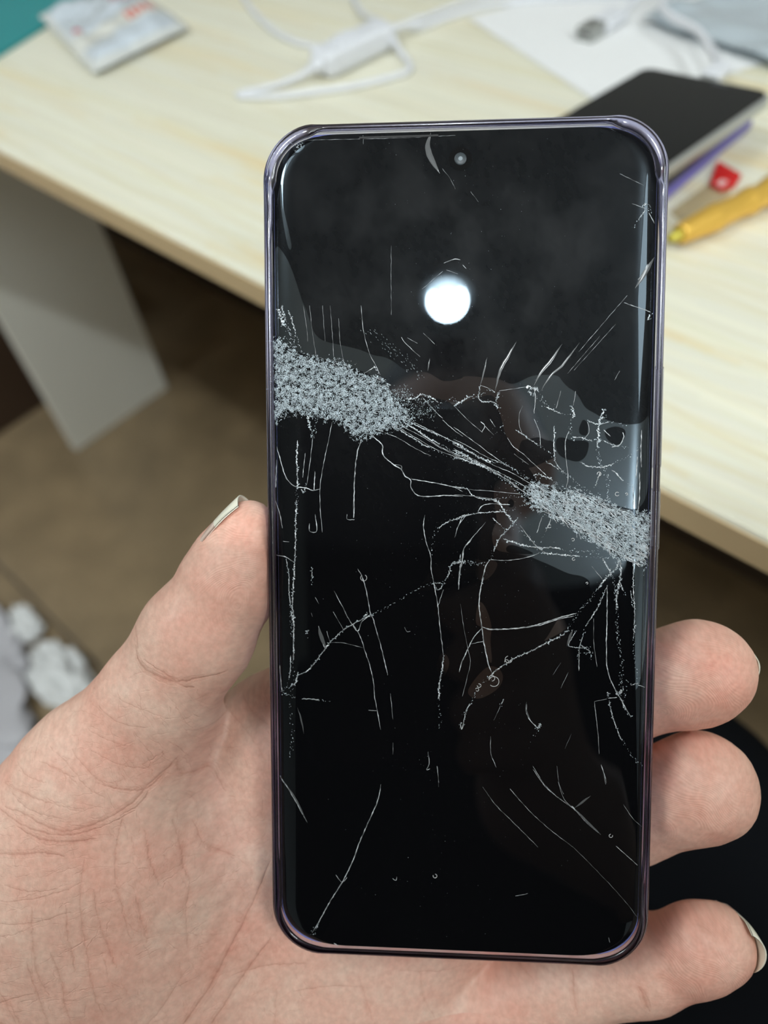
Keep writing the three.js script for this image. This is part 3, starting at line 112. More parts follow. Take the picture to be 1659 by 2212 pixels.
const CREASES=[[0.6,1,-63.8,-17.7,-62.4,-20.7,-59.1,-22.5,-55.4,-23.9,-50.6,-23.4,-45.6,-22.6],[0.45,0.7,-61.2,-19.9,-56.8,-22.4,-53.6,-25.0,-51.7,-25.3],[0.35,0.4,-64.7,-23.7,-61.3,-22.1,-58.3,-22.8],[0.3,0.5,-65.6,-14.1,-64.1,-15.5,-63.1,-18.1],[0.3,0.45,-81.7,-38.3,-76.9,-40.9,-71.7,-45.7,-69.4,-47.1],[0.3,0.45,-72.2,-38.1,-65.9,-41.0,-61.8,-42.0],[0.3,0.45,-76.8,-38.2,-73.8,-40.8,-69.4,-44.5],[0.3,0.45,-90.9,-46.2,-85.9,-46.8,-80.1,-47.8,-74.1,-49.2],[0.3,0.45,-83.7,-41.0,-78.4,-42.0,-74.7,-44.2],[0.3,0.45,-73.6,-34.3,-69.1,-35.8,-63.9,-37.1],[0.3,0.45,-71.2,-29.8,-66.8,-31.9,-60.8,-33.3],[0.3,0.45,-66.7,-27.4,-61.5,-29.6,-57.0,-31.7],[0.3,0.45,-81.5,-41.4,-75.4,-43.1],[0.3,0.45,-89.5,-42.3,-85.8,-43.8,-81.2,-44.4],[0.5,0.9,-69.8,-44.5,-66.0,-45.9,-61.9,-46.2,-59.2,-43.8,-56.5,-40.7],[0.45,0.8,-93.7,-50.1,-89.9,-51.2,-82.2,-53.3,-75.7,-53.8,-70.4,-52.9,-64.2,-50.4],[0.4,0.6,-61.5,-46.5,-63.1,-49.2,-66.5,-50.9],[0.5,0.8,-56.9,-41.1,-56.6,-44.9,-52.9,-46.7,-49.6,-51.9],[0.4,0.5,-54.6,-34.9,-50.1,-36.7,-44.4,-40.4,-40.7,-44.9],[0.4,0.5,-48.1,-33.6,-44.4,-36.2,-40.6,-38.0],[0.55,0.9,-90.5,-50.1,-85.6,-50.5,-79.1,-52.8,-75.9,-53.1,-70.1,-51.7,-64.4,-48.7,-62.3,-46.2,-57.4,-42.0],[0.55,0.9,-86.5,-53.0,-80.8,-54.9,-75.1,-55.1,-71.0,-55.0],[0.55,0.9,-97.4,-57.9,-91.6,-58.3,-85.4,-57.7,-80.1,-57.3,-76.8,-57.9],[0.35,0.55,-99.4,-65.0,-94.4,-66.5,-89.5,-66.8,-82.0,-65.7,-76.2,-64.2,-72.9,-62.9],[0.35,0.55,-88.5,-63.8,-82.8,-64.5,-77.8,-63.9],[0.35,0.55,-91.3,-70.8,-85.5,-70.8,-79.7,-69.7,-75.1,-68.3],[0.35,0.55,-98.8,-72.1,-93.4,-73.0,-87.2,-73.0,-81.3,-70.6],[0.35,0.55,-100.3,-87.9,-91.9,-87.7,-86.4,-86.0,-82.6,-85.0],[0.35,0.55,-100.5,-92.2,-92.1,-92.0,-88.7,-91.4],[0.35,0.55,-94.5,-78.7,-90.5,-83.6,-86.6,-91.1,-83.0,-96.9],[0.35,0.55,-92.4,-46.6,-86.3,-46.9,-80.2,-47.9],[0.35,0.55,-89.2,-47.4,-85.1,-49.3,-77.4,-50.7],[0.35,0.55,-99.8,-76.0,-97.4,-78.0,-95.8,-79.6],[0.35,0.55,-97.4,-78.8,-92.4,-79.0,-89.1,-78.7],[0.35,0.55,-100.7,-96.9,-96.5,-97.5,-90.7,-100.7],[0.35,0.55,-98.3,-99.4,-92.4,-100.8,-86.5,-100.9],[0.42,0.7,-66.1,-51.2,-67.2,-56.1,-67.2,-63.1,-66.1,-68.4,-64.7,-75.8],[0.42,0.7,-62.5,-54.3,-61.5,-60.0,-59.6,-66.5],[0.42,0.7,-58.1,-54.2,-56.6,-59.8,-55.9,-64.3,-54.7,-67.2],[0.42,0.7,-70.9,-64.5,-70.2,-70.2,-68.4,-77.6,-67.2,-80.9],[0.42,0.7,-72.8,-58.7,-73.3,-63.7,-73.1,-70.3,-72.5,-77.0,-71.1,-86.1,-70.0,-90.3],[0.42,0.7,-75.9,-67.1,-75.8,-72.9,-75.0,-77.5,-74.6,-80.4],[0.42,0.7,-82.5,-67.4,-82.3,-74.0,-81.7,-80.7,-79.7,-85.7],[0.42,0.7,-79.0,-76.4,-77.2,-82.6,-76.5,-88.5,-75.4,-93.1],[0.42,0.7,-63.7,-67.5,-62.6,-73.2,-61.9,-77.4],[0.42,0.7,-83.7,-78.3,-82.2,-84.5,-80.3,-90.8,-78.0,-96.2],[0.42,0.7,-54.9,-55.7,-53.0,-60.5,-50.7,-62.9,-47.1,-65.2],[0.42,0.7,-54.7,-67.2,-55.3,-73.0,-55.2,-81.3],[0.42,0.7,-87.7,-86.9,-85.4,-92.3,-82.2,-97.3,-79.0,-100.5],[0.6,1,-39.9,-67.0,-43.2,-75.0,-47.4,-83.4,-51.6,-91.1,-55.7,-96.4,-63.3,-104.3],[0.55,0.9,-39.7,-83.5,-44.7,-90.0,-49.6,-96.9,-54.7,-103.9],[0.4,0.6,-47.5,-90.1,-39.4,-89.3,-32.2,-89.2],[0.4,0.6,-61.5,-99.2,-67.4,-104.6],[0.35,0.4,-55.1,-85.4,-61.0,-93.3,-67.3,-98.7],[0.6,0.9,25.5,-92.5,25.4,-96.6,26.2,-100.6],[0.6,0.9,38.4,-91.9,39.5,-94.7,40.7,-97.0],[0.4,0.5,-21.0,-92.8,-19.3,-97.9,-16.6,-105.0],[0.4,0.5,-38.3,-94.2,-39.0,-106.2],[0.4,0.5,5.3,-91.5,5.4,-100.7],[0.4,0.5,-7.8,-92.7,-7.2,-98.5,-4.4,-104.1],[0.4,0.5,11.8,-93.5,17.2,-96.1],[0.4,0.5,15.0,-92.8,22.6,-94.1],[0.4,0.5,-34.9,-95.2,-26.5,-94.2,-19.9,-95.0],[0.4,0.5,-12.1,-92.3,-4.5,-93.7,4.2,-93.9]];
// ---------------------------------------------------------------- the room
const X0 = -2.6, X1 = 3.4, Z0 = -2.4, Z1 = 3.4;
const plaster = std({ color: lin(0.8, 0.8, 0.78), roughness: 0.9 });
const ceilingPaint = std({ color: lin(0.86, 0.86, 0.86), roughness: 0.95 });
for (const [name, w, h, d, x, y, z] of [['wall_back', X1 - X0 + 0.2, CEILING, 0.1, (X0 + X1) / 2, CEILING / 2, Z0 - 0.05], ['wall_front', X1 - X0 + 0.2, CEILING, 0.1, (X0 + X1) / 2, CEILING / 2, Z1 + 0.05], ['wall_left', 0.1, CEILING, Z1 - Z0, X0 - 0.05, CEILING / 2, (Z0 + Z1) / 2], ['wall_right', 0.1, CEILING, Z1 - Z0, X1 + 0.05, CEILING / 2, (Z0 + Z1) / 2]])
  structure(mesh(name, at(new THREE.BoxGeometry(w, h, d), x, y, z), plaster));
structure(mesh('ceiling', at(new THREE.BoxGeometry(X1 - X0 + 0.2, 0.1, Z1 - Z0 + 0.2), (X0 + X1) / 2, CEILING + 0.05, (Z0 + Z1) / 2), ceilingPaint));
{
  const floor = structure(new THREE.Group()); floor.name = 'floor'; scene.add(floor);
  mesh('grout_bed', at(new THREE.BoxGeometry(X1 - X0, 0.1, Z1 - Z0), (X0 + X1) / 2, -0.054, (Z0 + Z1) / 2), std({ color: lin(0.11, 0.09, 0.07), roughness: 0.9 }), floor);
  const tileMap = dataTexture(256, 256, (u, v) => { const s = 1 + 0.12 * fbm2(u * 6, v * 6) + 0.05 * n2(u * 60, v * 60); return [0.57 * s, 0.495 * s, 0.385 * s]; }, true);
  const tones = [1, 0.96, 1.03].map((s) => std({ map: tileMap, color: lin(s, s, s), roughness: 0.32 }));
  const T = 0.8, gap = 0.004, xs = [], zs = [];
  for (let x = -0.5 - 3 * T; x < X1; x += T) xs.push(x); for (let z = -0.056 - 3 * T; z < Z1; z += T) zs.push(z);
  const shapes = {};
  for (const x of xs) for (const z of zs) {
    const a = Math.max(x + gap / 2, X0), b = Math.min(x + T - gap / 2, X1), c = Math.max(z + gap / 2, Z0), d = Math.min(z + T - gap / 2, Z1); if (b - a < 0.01 || d - c < 0.01) continue;
    const key = [b - a, d - c].map((s) => s.toFixed(3)).join(); shapes[key] ??= planarUV(box(b - a, 0.008, d - c, 0.0015, 1), (X) => X / T, (X, Y, Z) => Z / T);
    mesh(numbered('tile'), shapes[key], tones[Math.floor(rnd() * 3)], floor).position.set((a + b) / 2, -0.004, (c + d) / 2);
  }
}
{
  const trim = std({ color: lin(0.8, 0.8, 0.8), roughness: 0.5 }), glow = std({ color: lin(0.9, 0.9, 0.88), emissive: LAMP_COLOR, emissiveIntensity: 90, roughness: 0.6 });
  const [x, z, power] = DOWNLIGHT, g = thing('ceiling_downlight', 'round white recessed ceiling downlight with a bright disc', 'ceiling light'); g.position.set(x, CEILING, z);
  mesh('trim_ring', new THREE.LatheGeometry([[0.052, -0.001], [0.053, -0.009], [0.06, -0.011], [0.068, -0.006], [0.069, 0]].map(([a, b]) => new THREE.Vector2(a, b)), 40), trim, g);
  mesh('diffuser', at(new THREE.SphereGeometry(0.053, 40, 20, 0, Math.PI * 2, Math.PI / 2, Math.PI / 2).scale(1, 0.35, 1), 0, -0.009, 0), glow, g);
  mesh('frosted_ring', at(new THREE.RingGeometry(0.052, 0.068, 40).rotateX(Math.PI / 2), 0, -0.0115, 0), std({ color: lin(0.9, 0.9, 0.9), emissive: LAMP_COLOR, emissiveIntensity: 7, roughness: 0.6, side: THREE.DoubleSide }), g);
  const s = new THREE.SpotLight(LAMP_COLOR, power, 0, 1.3, 0.5, 2); s.name = 'downlight_light'; s.position.set(0, -0.032, 0); s.target.position.set(0, -1, 0); s.castShadow = true; s.shadow.radius = 2.4; g.add(s); g.add(s.target);
  const place = ['above the desk near the left wall', 'on the right wall side of the round downlight', 'over the far right end of the desk'], soft = std({ color: lin(0.9, 0.9, 0.88), emissive: LAMP_COLOR, emissiveIntensity: 3, roughness: 0.7 });
  PANELS.forEach(([x, z, power, up], i) => {
    const p = thing('hanging_panel_light', 'square white panel light on four wires ' + place[i], 'ceiling light', 'square hanging panel lights'); p.position.set(x, CEILING - HANG, z);
    for (const [a, b] of [[1, 1], [1, -1], [-1, 1], [-1, -1]]) mesh('wire', at(new THREE.CylinderGeometry(0.0015, 0.0015, HANG, 8), a * PANEL * 0.45, HANG / 2, b * PANEL * 0.45), trim, p);
    mesh('frame', mergeGeometries([[0, 1], [0, -1], [1, 0], [-1, 0]].map(([a, b]) => at(box(a ? 0.02 : PANEL + 0.04, 0.014, a ? PANEL : 0.02, 0.003, 2), a * (PANEL / 2 + 0.01), -0.006, b * (PANEL / 2 + 0.01)))), trim, p);
    mesh('diffuser', at(box(PANEL, 0.01, PANEL, 0.001, 1), 0, -0.003, 0), soft, p);
    const r = new THREE.RectAreaLight(LAMP_COLOR, power, PANEL, PANEL); r.name = 'panel_light'; r.position.set(0, -0.012, 0); r.rotation.x = -Math.PI / 2; p.add(r);
    const u = new THREE.RectAreaLight(LAMP_COLOR, up, PANEL, PANEL); u.name = 'panel_uplight'; u.position.set(0, 0.012, 0); u.rotation.x = Math.PI / 2; p.add(u);
  });
}
// ---------------------------------------------------------------- the desk
const TOP = 0.75;
{
  const [c, ctx] = canvasOf(2048, 1024);
  ctx.fillStyle = 'rgb(225,222,204)'; ctx.fillRect(0, 0, 2048, 1024);
  const line = (y0, amp, w, style, x0 = 0, x1 = 2048) => { ctx.strokeStyle = style; ctx.lineWidth = w; ctx.beginPath(); const ph = rnd() * 90; for (let x = x0; x <= x1; x += 16) { const y = y0 + amp * n2(x * 0.0016 + ph, y0 * 0.01) + amp * 0.3 * n2(x * 0.006, ph); x === x0 ? ctx.moveTo(x, y) : ctx.lineTo(x, y); } ctx.stroke(); };
  for (let i = 0; i < 900; i++) { const light = rnd() < 0.55; line(rnd() * 1024, 8 + rnd() * 14, 1 + rnd() * 5, light ? `rgba(240,236,212,${0.1 + rnd() * 0.22})` : `rgba(210,194,146,${0.05 + rnd() * 0.16})`, rnd() * 1500 - 200, 700 + rnd() * 1500); }
  for (let i = 0; i < 70; i++) { const y = rnd() * 1024, x = rnd() * 1900 - 200, l = 120 + rnd() * 420; for (let k = 0; k < 5; k++) line(y + k * 3, 14, 6 + rnd() * 6, `rgba(218,186,120,${0.05 + rnd() * 0.09})`, x + k * 12, x + l - k * 20); }
  const wood = new THREE.CanvasTexture(c); wood.colorSpace = THREE.SRGBColorSpace; wood.wrapS = wood.wrapT = THREE.RepeatWrapping;
  const woodMat = std({ map: wood, roughness: 0.42 }), white = std({ color: lin(0.86, 0.86, 0.78), roughness: 0.5 });
  const banding = std({ color: lin(0.62, 0.47, 0.27), roughness: 0.45 });
  const desk = thing('desk', 'long desk with pale pine top, white side panels and dark modesty panel', 'desk');
  const W = 2.9, D = 0.62, x = -0.75, z = -0.183 - D / 2;
  const top = mesh('tabletop', planarUV(box(W, 0.016, D, 0.0022, 3), (X) => X / 1.25, (X, Y, Z) => Z / 0.62 + Y * 3), woodMat, desk); top.position.set(x, TOP - 0.008, z);
  mesh('edge_band', box(W - 0.002, 0.0128, 0.0012, 0.0004, 1), banding, desk).position.set(x, TOP - 0.0088, -0.1829);
  for (const px of [-1.13, 0.62]) mesh('side_panel', box(0.018, TOP - 0.017, 0.21, 0.0015, 2), white, desk).position.set(px, (TOP - 0.017) / 2, -0.388);
  mesh('modesty_panel', box(2.8, TOP - 0.02, 0.016, 0.001, 1), std({ color: lin(0.06, 0.04, 0.025), roughness: 0.6 }), desk).position.set(-0.76, (TOP - 0.018) / 2, -0.76);
  mesh('side_panel', box(0.018, TOP - 0.017, 0.5, 0.0015, 2), white, desk).position.set(-2.15, (TOP - 0.017) / 2, -0.49);
}
// ---------------------------------------------------------------- the cracked phone
const HW = 36.6, HH = 80.5, CORNER = 9;                                      // half sizes of the glass in mm
const halfWidth = (y) => { const d = Math.abs(y) - (HH - CORNER); return d <= 0 ? HW : HW - CORNER + Math.sqrt(Math.max(0, CORNER * CORNER - d * d)); };
const glassZ = (x, y) => { const t = clamp((Math.abs(x) - (halfWidth(y) - 4.6)) / 4.6); return -1.7 * (1 - Math.sqrt(Math.max(0, 1 - t * t * 0.92))) - 0.15 * t * t; };
function roundedPath(hw, hh, r, n = 10) {                                    // [x, y, outward x, outward y] round the rectangle
  const out = [], corner = (cx, cy, a0) => { for (let i = 0; i <= n; i++) { const a = a0 + (i / n) * Math.PI / 2; out.push([cx + r * Math.cos(a), cy + r * Math.sin(a), Math.cos(a), Math.sin(a)]); } };
  const side = (x0, y0, x1, y1, k, ox, oy) => { for (let i = 1; i < k; i++) out.push([x0 + (x1 - x0) * i / k, y0 + (y1 - y0) * i / k, ox, oy]); };
  corner(hw - r, hh - r, 0); side(hw - r, hh, -hw + r, hh, 48, 0, 1); corner(-hw + r, hh - r, Math.PI / 2); side(-hw, hh - r, -hw, -hh + r, 60, -1, 0);
  corner(-hw + r, -hh + r, Math.PI); side(-hw + r, -hh, hw - r, -hh, 48, 0, -1); corner(hw - r, -hh + r, Math.PI * 1.5); side(hw, -hh + r, hw, hh - r, 60, 1, 0);
  return out;
}
function sweep(path, profile, cap = false) {                                  // profile(x, y) -> [[outward, z], ...] closed loop
  const pos = [], idx = [], n = path.length; let m = 0;
  for (const [x, y, ox, oy] of path) { const p = profile(x, y); m = p.length; for (const [d, z] of p) pos.push(x + ox * d, y + oy * d, z); }
  for (let i = 0; i < n; i++) for (let j = 0; j < m; j++) { const a = i * m + j, b = ((i + 1) % n) * m + j, c = ((i + 1) % n) * m + (j + 1) % m, d = i * m + (j + 1) % m; idx.push(a, b, c, a, c, d); }
  return geometry(pos, idx);
}
const heldPhone = inHeld(thing('cracked_phone', 'black phone with badly shattered curved glass held up in the hand', 'phone'));
{
  // materials of the glass: lifted areas have an air gap under the glass and mirror more; smears of skin grease
  const TW = 928, TH = 2048, px = (x) => (x / (2 * 37.5) + 0.5) * TW, py = (y) => (0.5 - y / (2 * 82.5)) * TH;
  const [c, ctx] = canvasOf(TW, TH); ctx.fillStyle = '#000'; ctx.fillRect(0, 0, TW, TH);
  const fillPoly = (q, style) => { ctx.fillStyle = style; ctx.beginPath(); const n = q.length / 2, P = (i) => [px(q[2 * ((i + n) % n)]), py(q[2 * ((i + n) % n) + 1])]; for (let i = 0; i < n; i++) { const [x, y] = P(i), [u, v] = P(i + 1); i ? ctx.quadraticCurveTo(x, y, (x + u) / 2, (y + v) / 2) : ctx.moveTo((x + u) / 2, (y + v) / 2); } const [x, y] = P(0), [u, v] = P(1); ctx.quadraticCurveTo(x, y, (x + u) / 2, (y + v) / 2); ctx.fill(); };
  LIFTED.forEach((q) => fillPoly(q, '#fff')); HOLES.forEach((q) => fillPoly(q, '#000'));
  const lifted = ctx.getImageData(0, 0, TW, TH).data;
  const specularMap = dataTexture(TW, TH, (u, v, i, j) => { const l = lifted[((TH - 1 - j) * TW + i) * 4] / 255; return [1, 1, 1, 0.13 + 0.70 * l]; });
  const smear = (u, v) => { const x = (u - 0.5) * 75, y = (v - 0.5) * 165; const w = fbm2(x * 0.05 + 3, y * 0.05, 4) + 0.35 * fbm2(x * 0.16 + 9, y * 0.09, 4); let s = smooth(-0.45, 0.75, w) * smooth(10, 55, y + 14 * n2(x * 0.05, 7)); s += 0.5 * smooth(6, 2, Math.abs((x - 22) * 0.8 + (y - 62) * -0.55 + 3 * n2(y * 0.1, 1))) * smooth(50, 60, y); s = 0.22 + 0.55 * s * (0.95 + 0.05 * Math.sin((x * 0.6 + y * 0.9) * 9 + 14 * fbm2(x * 0.07, y * 0.07, 3))) + 0.12 * fbm2(x * 0.5 + y * 0.2, y * 0.35, 3); return s * smooth(-30, 30, y + 10 * n2(x * 0.06, 3)) ; };
  const smearMap = dataTexture(464, 1024, (u, v) => { const s = smear(u, v); return [s, 0.35, 0, 1]; });
  const glassMat = phys({ color: lin(0.0035, 0.0036, 0.0042), roughness: 0.012, ior: 2.2, specularIntensityMap: specularMap, specularColor: lin(0.68, 0.86, 1.0), clearcoat: 0.16, clearcoatMap: smearMap, clearcoatRoughness: 0.4 });
  const pos = [], uv = [], idx = [], us = [], ys = [];
  for (let i = 0; i <= 60; i++) { const t = i / 30 - 1; us.push(Math.sign(t) * Math.pow(Math.abs(t), 0.45)); }
  for (let j = 0; j <= 14; j++) ys.push(-HH + CORNER * (1 - Math.cos(j / 14 * Math.PI / 2)));
  for (let j = 1; j < 60; j++) ys.push(-HH + CORNER + (2 * HH - 2 * CORNER) * j / 60);
  for (let j = 14; j >= 0; j--) ys.push(HH - CORNER * (1 - Math.cos(j / 14 * Math.PI / 2)));
  for (const y of ys) for (const u of us) { const x = u * halfWidth(y); pos.push(x, y, glassZ(x, y)); uv.push(x / 75 + 0.5, y / 165 + 0.5); }
  const n = us.length; for (let j = 0; j < ys.length - 1; j++) for (let i = 0; i < n - 1; i++) { const a = j * n + i; idx.push(a, a + 1, a + n + 1, a, a + n + 1, a + n); }
  mesh('glass', mm(geometry(pos, idx, uv)), glassMat, heldPhone);
  // body and frame
  const bodyMat = std({ color: lin(0.005, 0.005, 0.006), roughness: 0.35 }), metal = std({ color: lin(0.22, 0.25, 0.62), metalness: 0.2, roughness: 0.5 }), silver = std({ color: lin(0.72, 0.7, 0.66), metalness: 0.6, roughness: 0.35 });
  const s = new THREE.Shape(roundedPath(35.4, 79.9, 9).map(([x, y]) => new THREE.Vector2(x, y)));
  const slab = new THREE.ExtrudeGeometry(s, { depth: 5.4, bevelEnabled: false }); at(slab, 0, 0, -8.2);
  mesh('body', mm(slab), bodyMat, heldPhone);
  mesh('frame', mm(sweep(roundedPath(36.75, 81.35, 9.4), () => [[0, -2.4], [-0.25, -1.5], [-0.7, -0.9], [-1.3, -1.6], [-1.3, -8], [-0.3, -8.3], [0, -7.9]].reverse())), metal, heldPhone);
  for (const [name, y0, y1] of [['volume_button', 18, 36.5], ['power_button', 2, 13]]) { const b = mesh(name, mm(box(0.35, y1 - y0, 2.6, 0.15, 2)), silver, heldPhone); b.position.set(0.03675, (y0 + y1) / 2000, -0.0048); }
  // front camera in its round hole, earpiece slit
  const dark = phys({ color: lin(0.002, 0.002, 0.002), roughness: 0.7, specularIntensity: 0.2 }), lensMat = phys({ color: lin(0.035, 0.045, 0.05), roughness: 0.35, specularIntensity: 0.6 });
  const cam = new THREE.Group(); cam.name = 'front_camera'; cam.position.set(-0.0004, 0.0754, 0.00003); heldPhone.add(cam);
  mesh('hole', mm(new THREE.RingGeometry(0.9, 2.15, 40)), dark, cam); mesh('lens', mm(at(new THREE.SphereGeometry(1.15, 24, 12).scale(1, 1, 0.12), 0, 0, 0.01)), lensMat, cam); mesh('pupil', mm(at(new THREE.CircleGeometry(0.4, 20), 0, 0, 0.18)), std({ color: lin(0.16, 0.2, 0.22), roughness: 0.3 }), cam);
  mesh('earpiece_slit', mm(at(box(15, 0.45, 0.3, 0.12, 2), -12, HH - 0.75, -0.05)), std({ color: lin(0.01, 0.01, 0.01), roughness: 0.6 }), heldPhone);

  // cracks: narrow ridges of broken glass that follow the surface
  const P = [], I = [], C = [];
  const flake = (x, y, size, stretch, ang, bright, lift = 0.03) => {
    const b = P.length / 3, z = glassZ(clamp(x, -HW + 0.1, HW - 0.1), y) + lift, ca = Math.cos(ang), sa = Math.sin(ang);
    for (let i = 0; i < 3; i++) { const t = i * 2.094 + rnd() * 1.1, r = size * (0.6 + 0.5 * rnd()), u = Math.cos(t) * r * stretch, v = Math.sin(t) * r; P.push(x + u * ca - v * sa, y + u * sa + v * ca, z + (rnd() - 0.3) * size * 0.7); const k = bright * (0.75 + 0.4 * rnd()); C.push(0.82 * k, 0.94 * k, k); }
    P.push(x, y, z - size * 0.3); C.push(bright * 0.8, bright * 0.9, bright); I.push(b, b + 1, b + 2, b, b + 3, b + 1, b + 1, b + 3, b + 2, b + 2, b + 3, b);
  };
  const inside = (q, x, y) => { let r = false; for (let i = 0, n = q.length, j = n - 2; i < n; j = i, i += 2) if ((q[i + 1] > y) !== (q[j + 1] > y) && x < (q[j] - q[i]) * (y - q[i + 1]) / (q[j + 1] - q[i + 1]) + q[i]) r = !r; return r; };
  const edgeDistance = (q, x, y) => { let m = 1e9; for (let i = 0, n = q.length, j = n - 2; i < n; j = i, i += 2) { const dx = q[i] - q[j], dy = q[i + 1] - q[j + 1], t = clamp(((x - q[j]) * dx + (y - q[j + 1]) * dy) / (dx * dx + dy * dy)); m = Math.min(m, Math.hypot(x - q[j] - dx * t, y - q[j + 1] - dy * t)); } return m; };
  const spline = (q, step) => { const c = new THREE.CatmullRomCurve3(Array.from({ length: q.length / 2 }, (_, i) => V(q[2 * i], q[2 * i + 1], 0)), false, 'centripetal'); return c.getSpacedPoints(Math.max(4, Math.ceil(c.getLength() / step))); };
  const crack = (q, w, rough, wedge) => {
    const pts = spline(q, 0.22), n = pts.length, b = P.length / 3, f0 = rnd() * 100;
    pts.forEach((p, i) => {
      const a = pts[Math.max(0, i - 1)], d = pts[Math.min(n - 1, i + 1)], l = Math.hypot(d.x - a.x, d.y - a.y) || 1, nx = -(d.y - a.y) / l, ny = (d.x - a.x) / l;
      const jit = 0.035 * rough * n2(i * 0.45 + f0, 2) + 0.04 * n2(i * 0.11, f0), t = i / (n - 1), end = wedge ? Math.sin(Math.PI * t) : smooth(0, 0.06, t) * smooth(1, 0.94, t) * 0.8 + 0.2;
      const ww = Math.max(0.018, w * 0.42 * end * (wedge ? 1 : 0.42 + (0.3 + 0.25 * rough) * Math.abs(n2(i * 0.16 + f0, 5)))), x = p.x + nx * jit, y = p.y + ny * jit;
      const k = wedge ? 0.1 : clamp(0.34 + 0.4 * n2(i * 0.1, f0 + 3) + 0.1 * rough, 0.12, 0.8);
      for (const s of [-1, 0, 1]) { const X = clamp(x + nx * ww * s, -HW + 0.05, HW - 0.05), Y = y + ny * ww * s; P.push(X, Y, glassZ(X, Y) + 0.012 + (s ? 0 : Math.min(0.07, ww * 0.5))); C.push(0.94 * k, 0.98 * k, k); }
      if (i) { const o = b + i * 3; I.push(o - 3, o - 2, o, o - 2, o + 1, o, o - 2, o - 1, o + 1, o - 1, o + 2, o + 1); }
      if (!wedge && rough >= 2) for (let r = 0; r < rough - 1; r++) if (rnd() < 0.55) { const off = gauss() * w * 0.85; flake(x + nx * off, y + ny * off, 0.04 + rnd() * 0.1, 1.6, Math.atan2(d.y - a.y, d.x - a.x) + gauss(), 0.35 + 0.5 * rnd()); }
    });
  };
  for (const [w, rough, ...q] of CRACKS) crack(q, w, rough, false);
  const lines = geometry(P, I, null, C); P.length = I.length = C.length = 0;
  const glassDust = phys({ vertexColors: true, roughness: 0.4, side: THREE.DoubleSide });
  const cl = mesh('crack_lines', mm(lines), glassDust, heldPhone); cl.userData = { kind: 'stuff', label: 'white hairline cracks branching over the black glass' };
  for (const [w, ...q] of SLIVERS) crack(q, w, 0, true);
  const sl = mesh('lifted_slivers', mm(geometry(P, I, null, C)), phys({ vertexColors: true, roughness: 0.15, side: THREE.DoubleSide }), heldPhone); sl.userData = { kind: 'stuff', label: 'thin grey slivers of glass splitting off between the cracks' }; P.length = I.length = C.length = 0;
  // the two crushed bands and loose dust
  CRUSH.forEach((q, zone) => {
    const xs = q.filter((_, i) => !(i % 2)), yy = q.filter((_, i) => i % 2), x0 = Math.min(...xs), x1 = Math.max(...xs), y0 = Math.min(...yy), y1 = Math.max(...yy), area = (x1 - x0) * (y1 - y0);
    const per = [230, 50, 200][zone];
    for (let i = 0; i < area * per; i++) {
      let x = x0 - 1 + rnd() * (x1 - x0 + 2), y = y0 - 1 + rnd() * (y1 - y0 + 2); const ins = inside(q, x, y), e = edgeDistance(q, x, y) * (ins ? 1 : -1);
      const dens = smooth(-0.8, 0.9, e + 0.8 * n2(x * 0.9, y * 0.9)) * (0.14 + 0.86 * smooth(-0.5, 0.28, fbm2(x * 0.6, y * 0.6, 4))); if (rnd() > dens) continue;
      const streak = zone === 2 && rnd() < 0.75; flake(x, y, (0.03 + 0.11 * rnd() * rnd()) * (streak ? 0.75 : 1), streak ? 3.4 : 1.5, streak ? -0.5 + 0.5 * gauss() : rnd() * 6.3, rnd() < 0.03 ? 1 : 0.42 + 0.34 * rnd() + 0.16 * smooth(-0.2, 0.5, n2(x * 0.4, y * 0.4 + 5)), 0.02 + 0.25 * rnd() * dens);
    }
  });
  for (const [q, a0, n, len] of [[CRUSH[2], -0.52, 330, 4], [CRUSH[0], -0.3, 150, 1.6], [CRUSH[2], -1.3, 90, 3]]) { const xs = q.filter((_, i) => !(i % 2)), yy = q.filter((_, i) => i % 2), x0 = Math.min(...xs), x1 = Math.max(...xs), y0 = Math.min(...yy), y1 = Math.max(...yy); for (let i = 0; i < n * 2; i++) { const x = x0 + rnd() * (x1 - x0), y = y0 + rnd() * (y1 - y0); if (!inside(q, x, y)) continue; const a = a0 + 0.35 * gauss(), l = len * (0.3 + 0.7 * rnd()); crack([x, y, x + l * 0.5 * Math.cos(a), y + l * 0.5 * Math.sin(a) + 0.15 * gauss(), Math.min(36.3, x + l * Math.cos(a)), y + l * Math.sin(a)], 0.1 + 0.16 * rnd(), 1, false); } }
  const cr = mesh('crushed_glass', mm(geometry(P, I, null, C)), glassDust, heldPhone); cr.userData = { kind: 'stuff', label: 'whitish bands of finely crushed glass splinters' }; P.length = I.length = C.length = 0;
  for (let i = 0; i < 900; i++) { const x = gauss() * 20, y = i < 620 ? (rnd() - 0.5) * 158 : 10 + gauss() * 18; if (Math.abs(x) < 35) flake(x, y, 0.025 + 0.06 * rnd() * rnd(), 1.3, rnd() * 6.3, 0.3 + 0.5 * rnd()); }
  for (let i = 0; i < 80; i++) { const t = rnd(), x = -17.5 + 10 * t + gauss() * 1.3, y = 44 - 9 * t + gauss() * 1.4; flake(x, y, 0.05, 5, -0.95 + gauss() * 0.15, 0.3 + 0.3 * rnd()); }
  const du = mesh('glass_dust', mm(geometry(P, I, null, C)), glassDust, heldPhone); du.userData = { kind: 'stuff', label: 'scattered specks of glass dust on the screen' };
  const bubbleMat = phys({ color: lin(0.5, 0.5, 0.5), roughness: 0.15 });
  for (const [x, y, r] of BUBBLES) mesh(numbered('bubble_ring'), mm(new THREE.TorusGeometry(r, 0.07, 6, 24, 5.2).rotateZ(rnd() * 6).translate(x, y, glassZ(x, y) + 0.03)), bubbleMat, heldPhone);
}
